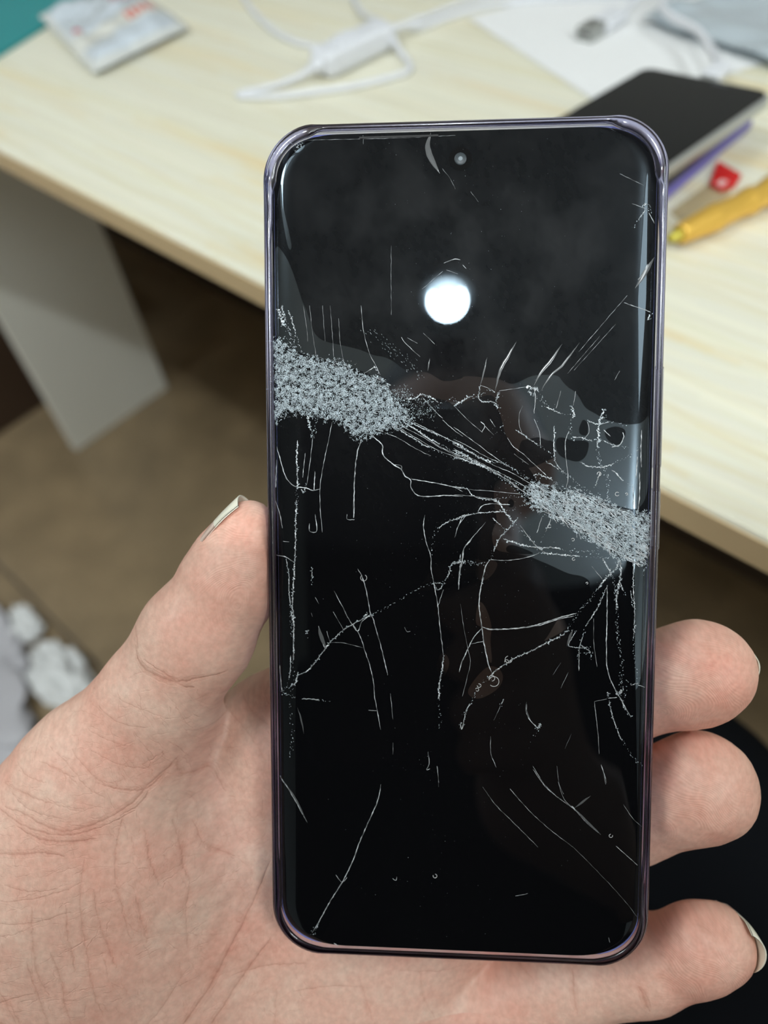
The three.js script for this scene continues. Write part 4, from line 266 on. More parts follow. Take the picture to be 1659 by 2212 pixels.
// ---------------------------------------------------------------- the clear case
{
  const tpu = phys({ color: lin(0.97, 0.97, 1), transmission: 1, thickness: 0.001, ior: 1.48, roughness: 0.12, attenuationColor: lin(0.66, 0.68, 0.95), attenuationDistance: 0.007 });
  const shell = inHeld(thing('phone_case', 'clear lavender tinted soft plastic case wrapped round the shattered phone', 'phone case'));
  const lip = (x, y) => {                                                     // thicker raised lip at the corners
    const cx = smooth(26.5, 29.5, Math.abs(x)), top = smooth(60, 66, Math.abs(y)); return cx * top;
  };
  mesh('bumper', mm(sweep(roundedPath(36.9, 81.5, 9.5, 14), (x, y) => { const k = lip(x, y), t = y > 70 ? k : k * 0.35; return [[0.02, -8.6], [0.02, -2.4], [0.0, -1.6], [-0.35 - 1.15 * t, -0.25 + 0.3 * t], [-0.3 - 1.0 * t, 0.25 + 0.45 * t], [0.25 - 0.3 * t, 0.5 + 0.5 * t], [0.85, 0.1 + 0.5 * t], [1.18, -0.8], [1.22, -2.4], [1.1, -4.8], [1.22, -7.2], [1.1, -8.8], [0.6, -9.75], [-0.4, -9.9], [-1.2, -9.9], [-1.2, -9.0], [-0.5, -8.9]].reverse(); })), tpu, shell);
  const s = new THREE.Shape(roundedPath(35.5, 80.1, 8.5).map(([x, y]) => new THREE.Vector2(x, y)));
  mesh('back_plate', mm(at(new THREE.ExtrudeGeometry(s, { depth: 0.9, bevelEnabled: false }), 0, 0, -9.85)), tpu, shell);
  for (const [y0, y1] of [[17.5, 37], [1.5, 13.5]]) mesh('button_cover', mm(at(box(0.7, y1 - y0, 3.6, 0.3, 3), 38.5, (y0 + y1) / 2, -4.6)), tpu, shell);
  const clearRing = phys({ color: lin(0.95, 0.92, 0.9), transmission: 1, thickness: 0.001, ior: 1.48, roughness: 0.12 });
  for (const [x0, x1] of [[-8, 3.2], [5.2, 11.2], [12.5, 23]]) mesh('port_cutout_rim', mm(sweep(roundedPath((x1 - x0) / 2, 1.6, 1.4, 6), () => [[0, -0.25], [0.35, -0.25], [0.35, 0.25], [0, 0.25]]).rotateX(Math.PI / 2).translate((x0 + x1) / 2, -82.98, -4.6)), clearRing, shell);
}
// ---------------------------------------------------------------- the person: left hand in view, the rest mirrored in the glass
const person = thing('person', 'person in black clothes holding the shattered phone in the left hand', 'person');
{
  const chains = [];
  const add = (pts, k, flat = 1) => { for (let i = 0; i < pts.length - 1; i++) { const [a, b] = [pts[i], pts[i + 1]].map(([x, y, z, r]) => [x, y, (z + r - r / flat) * flat, r]); chains.push([a, b, k, flat, Math.min(a[0], b[0]) - Math.max(a[3], b[3]), Math.max(a[0], b[0]) + Math.max(a[3], b[3]), Math.min(a[1], b[1]) - Math.max(a[3], b[3]), Math.max(a[1], b[1]) + Math.max(a[3], b[3])]); } };
  add(HAND.palm, 22, 1.5); add(HAND.heel, 22, 1.5);
  for (const f of ['index', 'middle', 'ring', 'pinky']) add(HAND[f].slice(0, 2), 20, 1.5);
  add(HAND.thumb.slice(5), 20, 1.4); 
  const wrist = [-60, -230, -26, 30]; add([HAND.palm[2], wrist], 20, 1.3);
  const palmCount = chains.length;
  const groups = []; for (const f of ['thumb', 'index', 'middle', 'ring', 'pinky']) { const n = chains.length; add(f === 'thumb' ? HAND.thumb.slice(0, 6) : HAND[f].slice(1), 4); groups.push([n, chains.length]); }
  const box3 = (x, y, z) => { const dx = Math.abs(x) - 38.2 + 10, dy = Math.abs(y) - 82.8 + 10, dz = Math.abs(z + 4.7) - 5.3, o = Math.hypot(Math.max(dx, 0), Math.max(dy, 0)) + Math.min(Math.max(dx, dy), 0) - 10; return Math.hypot(Math.max(o, 0), Math.max(dz, 0)) + Math.min(Math.max(o, dz), 0); };
  const hand = (x, y, z) => {
    const part = (from, to) => { let d = 1e3; for (let i = from; i < to; i++) { const c = chains[i]; if (x < c[4] - 25 || x > c[5] + 25 || y < c[6] - 25 || y > c[7] + 25) continue; const v = capsule(x, y, z * c[3], c[0], c[1]) / (c[3] > 1 ? 1.25 : 1); d = d > 900 ? v : smin(d, v, c[2]); } return d; };
    const palm = part(0, palmCount); let d = 1e3; for (const [a, b] of groups) { const v = part(a, b); d = Math.abs(v - d) < 1 ? smin(d, v, 1) : Math.min(d, v); }
    let r = palm > 900 ? d : d > 900 ? palm : smin(palm, d, 7);
    r += 0.35 * n3(x * 0.05, y * 0.05, z * 0.05) + 0.1 * n3(x * 0.2, y * 0.2, z * 0.2);
    const q = -box3(x, y, z); const h = Math.max(1.6 - Math.abs(r - q), 0) / 1.6; return Math.max(r, q) + h * h * 0.4;          // pressed flat where it touches the case
  };
  const g = surfaceNet(hand, [-125, -205, -75], [70, 16, 16], 1.0);
  const UX0 = -100, UX1 = 66, UY0 = -104, UY1 = 16;
  planarUV(g, (x) => (x - UX0) / (UX1 - UX0), (x, y) => (y - UY0) / (UY1 - UY0));
  // skin: tone, blotches, creases and ridges as they lie on the hand
  const TW = 2048, TH = 1480, sx = TW / (UX1 - UX0), X = (x) => (x - UX0) * sx, Y = (y) => (UY1 - y) * TH / (UY1 - UY0);
  const [c, ctx] = canvasOf(TW, TH); ctx.fillStyle = '#000'; ctx.fillRect(0, 0, TW, TH); ctx.lineCap = 'round'; ctx.lineJoin = 'round';
  const stroke = (q, w, alpha) => { ctx.strokeStyle = `rgba(255,255,255,${alpha})`; const n = q.length / 2, m = n * 6; let prev = null; const cv = new THREE.CatmullRomCurve3(Array.from({ length: n }, (_, i) => V(q[2 * i], q[2 * i + 1], 0)), false, 'centripetal'); for (let i = 0; i <= m; i++) { const p = cv.getPoint(i / m); p.x += 0.18 * n2(p.x * 0.7, p.y * 0.7); p.y += 0.18 * n2(p.x * 0.7 + 9, p.y * 0.7); if (prev) { ctx.lineWidth = Math.max(0.8, w * sx * Math.pow(Math.sin(Math.PI * clamp(i / m, 0.03, 0.97)), 0.5)); ctx.beginPath(); ctx.moveTo(X(prev.x), Y(prev.y)); ctx.lineTo(X(p.x), Y(p.y)); ctx.stroke(); } prev = p; } };
  for (const [w, d, ...q] of CREASES) { stroke(q, w * 3.2, 0.10 * d); stroke(q, w * 1.3, 0.2 * d); stroke(q, w * 0.35, 0.5 * d); }
  for (let i = 0; i < 1100; i++) {                                              // fine net of wrinkles over the ball of the thumb
    const x = -98 + rnd() * 66, y = -100 + rnd() * 75, a = (x < -70 ? 0.15 : -1.2) + gauss() * 0.5 + (rnd() < 0.3 ? 1.4 : 0), l = 1.5 + rnd() * 5; stroke([x, y, x + l * 0.5 * Math.cos(a) + gauss() * 0.2, y + l * 0.5 * Math.sin(a), x + l * Math.cos(a), y + l * Math.sin(a)], 0.1 + 0.06 * rnd(), 0.08 + 0.12 * rnd());
  }
  const crease = ctx.getImageData(0, 0, TW, TH).data, creaseAt = (i, j) => crease[((TH - 1 - j) * TW + i) * 4] / 255;
  const tips = [[-44, 0, 13], [50, -26, 12], [51, -50, 12], [53, -85, 12]];
  const near = (x, y, [a, b, r]) => smooth(r * 1.7, r * 0.4, Math.hypot(x - a, y - b));
  const tone = dataTexture(TW >> 1, TH >> 1, (u, v, i, j) => {
    const x = UX0 + u * (UX1 - UX0), y = UY0 + v * (UY1 - UY0), k = creaseAt(i * 2, j * 2);
    let red = 0.5 + 0.55 * fbm2(x * 0.035 + 4, y * 0.035, 4) + 0.3 * fbm2(x * 0.16, y * 0.16 + 7, 3) + 0.1 * n2(x * 1.3, y * 1.3); for (const t of tips) red += 0.35 * near(x, y, t); red += 0.35 * k; red = clamp(red, 0, 1.4);
    const pale = 0.05 * fbm2(x * 0.5, y * 0.5 + 3, 3) - 0.07 * k;
    return [0.925 + pale - 0.015 * red, 0.785 + pale - 0.11 * red, 0.705 + pale - 0.11 * red];
  }, true);
  const relief = dataTexture(TW, TH, (u, v, i, j) => {
    const x = UX0 + u * (UX1 - UX0), y = UY0 + v * (UY1 - UY0), k = creaseAt(i, j);
    let ridge = 0, w = 0; tips.forEach((t, n) => { const m = near(x, y, t); if (m > 0.01) { const q = Math.hypot((x - t[0] + (n ? 9 : -1)) * (n ? 0.8 : 1), (y - t[1] + (n ? 6 : 9)) * 1.0) + 1.4 * n2(x * 0.1, y * 0.1 + n); ridge += m * Math.sin(q * 13); w += m; } });
    const palmRidge = Math.sin((x * 0.85 - y * 0.5 + 4 * fbm2(x * 0.04, y * 0.04, 2)) * 12) * (1 - clamp(w)) * smooth(-70, -40, x);
    const cell = fbm2(x * 1.6, y * 1.6, 3) + 0.5 * n2(x * 5, y * 5);
    const h = 0.72 - 0.62 * k + 0.055 * ridge + 0.022 * palmRidge + 0.06 * cell * (1 - clamp(w)); return [h, h, h];
  });
  const skin = phys({ map: tone, bumpMap: relief, bumpScale: 0.0003, roughness: 0.5, specularIntensity: 0.7, sheen: 0.25, sheenColor: lin(0.9, 0.45, 0.35), sheenRoughness: 0.6 });
  mm(g); g.applyMatrix4(new THREE.Matrix4().compose(HELD.o, heldQuaternion, V(1, 1, 1))); const bodyPieces = [g];
  // nails
  const nailMat = phys({ color: lin(0.72, 0.55, 0.46), roughness: 0.28, clearcoat: 0.4 }), freeMat = phys({ color: lin(0.83, 0.8, 0.66), roughness: 0.35 });
  const nail = (name, base, tip, outward, w, curve, free) => {                  // plate from base to tip, its face turned to outward
    const axis = tip.clone().sub(base), L = axis.length(); axis.normalize(); const out = outward.clone().addScaledVector(axis, -outward.dot(axis)).normalize(), side = V(0, 0, 0).crossVectors(axis, out);
    const part = (t0, t1) => { const pos = [], idx = [], nu = 14, nv = 14; for (const layer of [0, 1]) for (let j = 0; j <= nv; j++) for (let i = 0; i <= nu; i++) { const t = t0 + (t1 - t0) * j / nv, s = (i / nu - 0.5) * 2, ww = w * (0.8 + 0.2 * smooth(0, 0.3, t)) * Math.sqrt(Math.max(0.02, 1 - Math.pow(Math.max(0, (t - 0.72) / 0.31), 2) * 0.55)), p = base.clone().addScaledVector(axis, t * L - 0.9 * s * s * smooth(0.6, 1, t)).addScaledVector(side, Math.sin(s * 1.1) * ww / 0.891).addScaledVector(out, -curve * (1 - Math.cos(s * 1.1)) * 1.8 + 0.55 * Math.sin(Math.PI * t) - layer * 0.3); pos.push(p.x, p.y, p.z); } const n = (nu + 1) * (nv + 1); for (let j = 0; j < nv; j++) for (let i = 0; i < nu; i++) { const a = j * (nu + 1) + i; idx.push(a, a + nu + 1, a + 1, a + 1, a + nu + 1, a + nu + 2, n + a, n + a + 1, n + a + nu + 1, n + a + 1, n + a + nu + 2, n + a + nu + 1); } for (let i = 0; i < nu; i++) { const a = nv * (nu + 1) + i; idx.push(a, n + a, a + 1, a + 1, n + a, n + a + 1); } for (let j = 0; j < nv; j++) for (const i of [0, nu]) { const a = j * (nu + 1) + i; idx.push(a, n + a, a + nu + 1, a + nu + 1, n + a, n + a + nu + 1); } return geometry(pos, idx); };
    const plate = inHeld(mesh(name, mm(part(0, free)), nailMat, person)); const f = mesh('free_edge', mm(part(free, 1)), freeMat, plate); plate.userData.label = 'pale pink fingernail'; return f;
  };
  nail('thumbnail', V(-56.0, -1.6, -4.6), V(-44.4, 11.9, -4.0), V(-0.76, 0.65, -0.08), 5.6, 2.0, 0.62);
  nail('little_fingernail', V(60.2, -82.8, -19), V(63.5, -82.4, -5.8), V(0.97, 0.1, -0.25), 5.4, 2.2, 0.4);
  nail('middle_fingernail', V(59.6, -23.5, -22), V(61.7, -23.4, -9.8), V(0.97, 0.1, -0.25), 5.4, 2.6, 0.5);

  // arm, head and clothes (metres, world axes)
  const P = (v, r) => [v.x, v.y, v.z, r], w0 = heldToWorld(-60, -215, -22);
  const elbowL = V(0.12, 0.74, 0.32), shoulderL = V(0.2, 1.05, 0.44), shoulderR = V(0.37, 1.06, 0.1), elbowR = V(0.4, 0.78, -0.02), grip = fromEye(0.012, -0.1, 0.045), head = V(0.247, 1.274, 0.252);
  const look = HELD.o.clone().sub(head).normalize(), up = V(0, 1, 0).addScaledVector(look, -look.y).normalize(), right = V(0, 0, 0).crossVectors(look, up);
  const H = (x, y, z) => head.clone().addScaledVector(right, x).addScaledVector(up, y).addScaledVector(look, z);
  const field = (list, k) => (x, y, z) => { let d = 10; for (const [a, b] of list) { const v = capsule(x, y, z, a, b); d = d > 9 ? v : smin(d, v, k); } return d; };
  const black = phys({ color: lin(0.005, 0.006, 0.008), roughness: 1, specularIntensity: 0.25 });
  const boxOf = (list, m = 0.03) => { const lo = [9, 9, 9], hi = [-9, -9, -9]; for (const s of list) for (const p of s) for (let i = 0; i < 3; i++) { lo[i] = Math.min(lo[i], p[i] - p[3] - m); hi[i] = Math.max(hi[i], p[i] + p[3] + m); } return [lo, hi]; };
  const piece = (list, k, cell) => { const [lo, hi] = boxOf(list); return surfaceNet(field(list, k), lo, hi, cell); }, body = (name, list, k, cell, m) => mesh(name, piece(list, k, cell), m, person), flesh = (list, k, cell) => bodyPieces.push(planarUV(piece(list, k, cell), (x, y, z) => 0.12 + (x + z) * 0.05, (x, y) => 0.35 + (y - 0.9) * 0.1));
  flesh([[P(w0, 0.028), P(w0.clone().lerp(elbowL, 0.55), 0.036)], [P(w0.clone().lerp(elbowL, 0.55), 0.036), P(elbowL, 0.04)]], 0.02, 0.006);
  const headList = [[P(H(0, 0.03, -0.02), 0.088), P(H(0, 0.045, 0.012), 0.082)], [P(H(0, -0.045, 0.04), 0.048), P(H(0, -0.085, 0.05), 0.026)], [P(H(0, 0.0, 0.085), 0.008), P(H(0, -0.028, 0.105), 0.013)], [P(H(-0.08, -0.005, 0), 0.014), P(H(-0.083, 0.025, -0.005), 0.016)], [P(H(0.08, -0.005, 0), 0.014), P(H(0.083, 0.025, -0.005), 0.016)], [P(H(-0.015, -0.062, 0.082), 0.007), P(H(0.015, -0.062, 0.082), 0.007)], [P(H(0, -0.06, -0.02), 0.055), P(V(0.27, 1.08, 0.26), 0.06)]];
  flesh(headList, 0.03, 0.006);
  for (const s of [-1, 1]) mesh('eye', at(new THREE.SphereGeometry(0.012, 16, 12), ...H(s * 0.031, 0.012, 0.078).toArray()), std({ color: lin(0.08, 0.06, 0.05), roughness: 0.2 }), person);
  const hairList = [[P(H(0, 0.06, -0.04), 0.09), P(H(0, 0.082, -0.012), 0.074)], [P(H(0, 0.0, -0.06), 0.07), P(H(0, 0.03, -0.05), 0.085)]];
  body('hair', hairList, 0.03, 0.006, std({ color: lin(0.008, 0.007, 0.006), roughness: 0.6 }));
  body('shirt', [[P(V(0.42, 0.6, 0.24), 0.15), P(V(0.34, 0.92, 0.28), 0.15)], [P(shoulderL, 0.075), P(shoulderR, 0.075)], [P(V(0.34, 0.92, 0.28), 0.15), P(V(0.29, 1.03, 0.27), 0.11)], [P(shoulderL, 0.07), P(elbowL, 0.055)], [P(shoulderR, 0.07), P(elbowR, 0.055)], [P(elbowL, 0.055), P(elbowL.clone().lerp(w0, 0.25), 0.05)]], 0.06, 0.014, black);
  body('trousers', [[P(V(0.44, 0.53, 0.12), 0.125), P(V(0.4, 0.53, 0.32), 0.125)], [P(V(0.43, 0.5, 0.08), 0.115), P(V(-0.01, 0.51, -0.145), 0.088)], [P(V(0.4, 0.5, 0.33), 0.11), P(V(-0.03, 0.49, 0.22), 0.083)], [P(V(-0.01, 0.51, -0.145), 0.083), P(V(0.05, 0.09, -0.1), 0.06)], [P(V(-0.03, 0.49, 0.22), 0.08), P(V(0.0, 0.09, 0.22), 0.06)]], 0.05, 0.012, black);
  for (const [x, z] of [[0.03, -0.1], [-0.02, 0.22]]) { const s = mesh('shoe', at(box(0.26, 0.08, 0.1, 0.035, 4), 0, 0.04, 0), std({ color: lin(0.02, 0.02, 0.02), roughness: 0.6 }), person); s.position.set(x - 0.05, 0, z); }
  // right hand behind the photographing phone
  const E = (x, y, z, r) => P(fromEye(x, y, z), r), rh = [[P(elbowR, 0.042), E(0.045, -0.17, 0.05, 0.028)], [E(0.045, -0.16, 0.05, 0.026), E(0.03, -0.1, 0.05, 0.026)], [E(0.03, -0.1, 0.045, 0.024), E(0.028, -0.07, 0.04, 0.018)]];
  for (const [i, y] of [-0.062, -0.084, -0.106, -0.126].entries()) rh.push([E(0.03, y, 0.044, 0.012), E(0.03, y - 0.002, 0.022, 0.0095)], [E(0.03, y - 0.002, 0.022, 0.0095), E(0.006 + 0.003 * i, y - 0.004, 0.0105, 0.008)]);
  rh.push([E(0.035, -0.085, 0.055, 0.015), E(0.015, -0.05, 0.05, 0.0115)], [E(0.015, -0.05, 0.05, 0.0115), E(-0.01, -0.03, 0.043, 0.009)]);
  flesh(rh, 0.012, 0.004);
  mesh('body', mergeGeometries(bodyPieces), skin, person);
}
{
  const m = std({ color: lin(0.006, 0.006, 0.007), roughness: 0.2 }), g = thing('photographing_phone', 'black phone held up by the right hand to take the picture', 'phone');
  g.position.copy(fromEye(-0.022, -0.064, 0.027)); g.quaternion.copy(camera.quaternion);
  mesh('body', box(0.076, 0.162, 0.008, 0.0035, 4), m, g); mesh('screen', at(box(0.072, 0.157, 0.0004, 0.0001, 1), 0, 0, 0.0041), std({ color: lin(0.02, 0.02, 0.02), roughness: 0.1 }), g);
  mesh('camera_bump', at(box(0.03, 0.03, 0.002, 0.0009, 3), 0.018, 0.06, -0.005), m, g);
  mesh('lens', at(new THREE.CylinderGeometry(0.006, 0.006, 0.001, 24).rotateX(Math.PI / 2), 0.022, 0.064, -0.0063), std({ color: lin(0.01, 0.012, 0.02), roughness: 0.05 }), g);
}
// ---------------------------------------------------------------- things on the desk
const whitePlastic = std({ color: lin(0.72, 0.73, 0.76), roughness: 0.4 });
{
  // paper sheet: corner point, along u = (.911, .413), into v = (.413, -.911)
  const sheet = (name, label, category, o, u, v, w, d, y, bend, m, seg = 24, uvs = true) => { const pos = [], idx = [], uv = []; for (const layer of [0, 1]) for (let j = 0; j <= seg; j++) for (let i = 0; i <= seg; i++) { const a = w * i / seg, b = d * j / seg; pos.push(o[0] + u[0] * a + v[0] * b, y + bend(i / seg, j / seg) - layer * 0.0003, o[1] + u[1] * a + v[1] * b); uv.push(i / seg, j / seg); } const n = (seg + 1) * (seg + 1); for (let j = 0; j < seg; j++) for (let i = 0; i < seg; i++) { const a = j * (seg + 1) + i, q = [a, a + 1, a + seg + 2, a, a + seg + 2, a + seg + 1]; idx.push(...q, ...q.reverse().map((k) => k + n)); } for (let i = 0; i < seg; i++) for (const [a, b] of [[i, i + 1], [seg * (seg + 1) + i + 1, seg * (seg + 1) + i], [(i + 1) * (seg + 1), i * (seg + 1)], [i * (seg + 1) + seg, (i + 1) * (seg + 1) + seg]]) idx.push(a, a + n, b, b, a + n, b + n); return tag(mesh(name, geometry(pos, idx, uv), m), label, category); };
  sheet('paper_sheet', 'white paper sheet lying under the phone with silver sides', 'paper', [-0.383, -0.487], [0.911, 0.413], [0.413, -0.911], 0.176, 0.16, TOP + 0.0008, (u, v) => 0.0006 * Math.sin(u * 3) * v, std({ color: lin(0.8, 0.8, 0.79), roughness: 0.85 }));
  sheet('plastic_sleeve', 'crinkled clear grey plastic sleeve spread on the paper behind the charging cable', 'plastic sleeve', [-0.27, -0.528], [0.97, 0.243], [0.243, -0.97], 0.24, 0.22, TOP + 0.004, (u, v) => 0.004 * (0.5 + 0.5 * Math.sin(v * 17 + u * 3.2)) + 0.002 * n2(u * 5, v * 5), phys({ color: lin(0.66, 0.73, 0.77), roughness: 0.22, transmission: 0.35, side: THREE.DoubleSide }), 48);
  // teal mat
  const mat = mesh('cutting_mat', box(0.42, 0.003, 0.3, 0.001, 2), std({ color: lin(0.02, 0.245, 0.25), roughness: 0.55 })); tag(mat, 'teal green cutting mat under the corner of the printed plastic bag', 'cutting mat'); mat.position.set(-0.877, TOP + 0.0015, -0.36); mat.rotation.y = 0.349;
  { const c = V(-0.655, 0, -0.263), ax = V(-0.02, 0, -0.055).normalize(), inn = V(ax.z, 0, -ax.x); if (inn.x > 0) inn.negate(); mat.rotation.y = Math.atan2(-inn.z, inn.x); const m = c.clone().addScaledVector(inn, 0.21).addScaledVector(ax, 0.06); mat.position.set(m.x, TOP + 0.0015, m.z); }
  // printed zip bag
  const [c, ctx] = canvasOf(512, 640);
  ctx.fillStyle = 'rgb(205,214,222)'; ctx.fillRect(0, 0, 512, 640); ctx.fillStyle = 'rgb(214,216,212)'; ctx.fillRect(0, 0, 512, 40); ctx.fillRect(0, 600, 512, 40); ctx.fillRect(0, 0, 30, 640); ctx.fillRect(482, 0, 30, 640);
  ctx.fillStyle = 'rgb(222,222,214)'; ctx.fillRect(0, 380, 512, 110); ctx.fillStyle = 'rgb(226,128,116)'; ctx.fillRect(300, 395, 150, 70); ctx.fillStyle = 'rgb(224,222,214)'; for (let i = 0; i < 4; i++) ctx.fillRect(322 + i * 34, 395, 10, 70);
  ctx.fillStyle = 'rgb(222,84,84)'; for (const [x, y] of [[70, 350], [450, 150]]) { ctx.beginPath(); ctx.ellipse(x, y, 20, 18, 0, 0, 7); ctx.fill(); } ctx.fillStyle = 'rgb(208,156,172)'; ctx.beginPath(); ctx.moveTo(300, 290); ctx.lineTo(420, 270); ctx.lineTo(440, 150); ctx.lineTo(330, 140); ctx.fill();
  const print = new THREE.CanvasTexture(c); print.colorSpace = THREE.SRGBColorSpace;
  sheet('zip_bag', 'crumpled shiny plastic bag with pale red print lying on the desk', 'plastic bag', [-0.549, -0.279], [-0.06, -0.998], [-0.957, -0.29], 0.09, 0.15, TOP + 0.0035, (u, v) => { const e = Math.min(1, 8 * Math.min(u, 1 - u, v, 1 - v)); return e * (0.005 + 0.003 * n2(u * 1.6, v * 1.8) + 0.0012 * n2(u * 4, v * 4.5)) + 0.001; }, phys({ map: print, roughness: 0.16, clearcoat: 0.6, clearcoatRoughness: 0.08 }), 64);
}
{
  // flex with an in-line switch
  const sw = thing('inline_switch', 'white in-line rocker switch on the looped white cable', 'switch'); sw.position.set(-0.405, TOP + 0.0085, -0.392); sw.rotation.y = -0.06;
  mesh('housing', box(0.022, 0.016, 0.062, 0.005, 4), whitePlastic, sw); mesh('rocker', at(box(0.009, 0.004, 0.016, 0.0016, 3), 0, 0.0088, 0.006), whitePlastic, sw); mesh('collar', new THREE.CylinderGeometry(0.0035, 0.005, 0.008, 16).rotateX(Math.PI / 2).translate(0, 0, 0.034), whitePlastic, sw); mesh('collar', new THREE.CylinderGeometry(0.005, 0.0035, 0.008, 16).rotateX(Math.PI / 2).translate(0, 0, -0.034), whitePlastic, sw);
  const y = TOP + 0.0022, flex = (name, label, pts, r = 0.0021) => tag(mesh(name, tube(pts, r, 120, 10), whitePlastic), label, 'cable');
  flex('power_cable', 'white cable looping out from the lower end of the in-line switch', [[-0.4075, TOP + 0.008, -0.356], [-0.414, y + 0.002, -0.346], [-0.424, y, -0.33], [-0.433, y, -0.3155], [-0.4335, y, -0.3105], [-0.424, y, -0.3145], [-0.409, y, -0.324], [-0.39, y, -0.343], [-0.374, y, -0.362], [-0.363, y, -0.382], [-0.359, y, -0.394], [-0.363, y, -0.401], [-0.384, y + 0.003, -0.413], [-0.405, y + 0.009, -0.426], [-0.43, y + 0.006, -0.438], [-0.449, y + 0.003, -0.448], [-0.481, y, -0.472], [-0.52, y, -0.51], [-0.56, y, -0.58]]);
  flex('power_cable', 'white cable running from the upper end of the in-line switch to the paper', [[-0.404, TOP + 0.0082, -0.428], [-0.402, TOP + 0.0075, -0.44], [-0.399, y + 0.001, -0.452], [-0.392, y, -0.482], [-0.38, y, -0.51], [-0.357, y + 0.0005, -0.532], [-0.329, y + 0.001, -0.548], [-0.3, y + 0.001, -0.566], [-0.28, y, -0.62]], 0.0026);
  flex('power_cable', 'white cable curving behind the in-line switch from the far edge of the desk', [[-0.66, y, -0.5], [-0.6, y, -0.456], [-0.563, y, -0.432], [-0.522, y, -0.411], [-0.487, y, -0.397], [-0.457, y, -0.392], [-0.434, y, -0.396], [-0.4225, y, -0.41], [-0.4165, y, -0.44], [-0.409, y, -0.47], [-0.4, y, -0.505], [-0.385, y, -0.535], [-0.36, y, -0.575]]);
}
{
  // usb cable: metal plug lying on the paper, other end in the phone
  const steel = std({ color: lin(0.42, 0.43, 0.41), metalness: 0.7, roughness: 0.4 });
  const cb = thing('charging_cable', 'white charging cable plugged into the silver sided phone, its metal plug on the paper', 'cable');
  const plug = mesh('metal_plug', box(0.0125, 0.008, 0.017, 0.0006, 2), steel, cb); plug.position.set(-0.2885, TOP + 0.0052, -0.4965);
  mesh('plug_slot', box(0.0085, 0.0022, 0.0006, 0.0002, 1), std({ color: lin(0.06, 0.06, 0.06), roughness: 0.6 }), plug).position.set(0, 0.0008, 0.0085);
  const grip = mesh('plug_grip', box(0.0155, 0.0085, 0.026, 0.003, 3), whitePlastic, cb); grip.position.set(-0.2875, TOP + 0.0055, -0.5165);
  mesh('cord', mergeGeometries([tube([[-0.2872, TOP + 0.005, -0.529], [-0.288, TOP + 0.006, -0.545], [-0.285, TOP + 0.011, -0.562], [-0.272, TOP + 0.0155, -0.575], [-0.255, TOP + 0.016, -0.6], [-0.26, TOP + 0.012, -0.66]], 0.002, 40, 10), tube([[-0.262, TOP + 0.0155, -0.585], [-0.262, TOP + 0.0155, -0.553], [-0.259, TOP + 0.015, -0.53], [-0.243, TOP + 0.015, -0.514], [-0.221, TOP + 0.0155, -0.502], [-0.203, TOP + 0.016, -0.484], [-0.191, TOP + 0.0165, -0.469], [-0.183, TOP + 0.0188, -0.456]], 0.0024, 60, 10)]), whitePlastic, cb);
  const pg = mesh('phone_plug', box(0.011, 0.006, 0.018, 0.0022, 3), whitePlastic, cb); pg.position.set(-0.179, TOP + 0.019, -0.446);
  mesh('plug_tip', box(0.0085, 0.0026, 0.008, 0.001, 2), steel, cb).position.set(-0.1785, TOP + 0.019, -0.434);
}
{
  const ang = -0.05, screenMat = phys({ color: lin(0.006, 0.007, 0.0075), roughness: 0.09, specularIntensity: 0.35 });
  const p3 = thing('purple_cased_phone', 'dark phone in a purple case lying under the phone with silver sides', 'phone'); p3.position.set(-0.188, TOP, -0.352); p3.rotation.y = 0.0;
  mesh('case', box(0.08, 0.0065, 0.165, 0.003, 4), phys({ color: lin(0.16, 0.14, 0.42), roughness: 0.35 }), p3).position.y = 0.0034;
  mesh('body', box(0.076, 0.0062, 0.161, 0.002, 3), std({ color: lin(0.012, 0.014, 0.016), roughness: 0.3 }), p3).position.y = 0.0086;
  const p2 = thing('silver_sided_phone', 'phone with black screen and silver sides stacked on the purple cased phone', 'phone'); p2.position.set(-0.1785, TOP + 0.0165, -0.348); p2.rotation.set(-0.03, ang, 0.045, 'YXZ');
  mesh('frame', box(0.073, 0.0085, 0.152, 0.0035, 5), std({ color: lin(0.55, 0.57, 0.56), metalness: 0.75, roughness: 0.35 }), p2).position.y = 0.0052;
  const s = new THREE.Shape(roundedPath(35.2, 74.8, 6).map(([x, y]) => new THREE.Vector2(x, y)));
  mesh('screen', mm(new THREE.ExtrudeGeometry(s, { depth: 0.5, bevelEnabled: true, bevelSize: 0.3, bevelThickness: 0.3, bevelSegments: 2 }).rotateX(-Math.PI / 2)), screenMat, p2).position.y = 0.0092;
  mesh('earpiece', at(box(0.009, 0.0003, 0.0012, 0.0001, 1), 0.01, 0.0101, -0.0715), std({ color: lin(0.12, 0.13, 0.15), roughness: 0.4 }), p2);
}
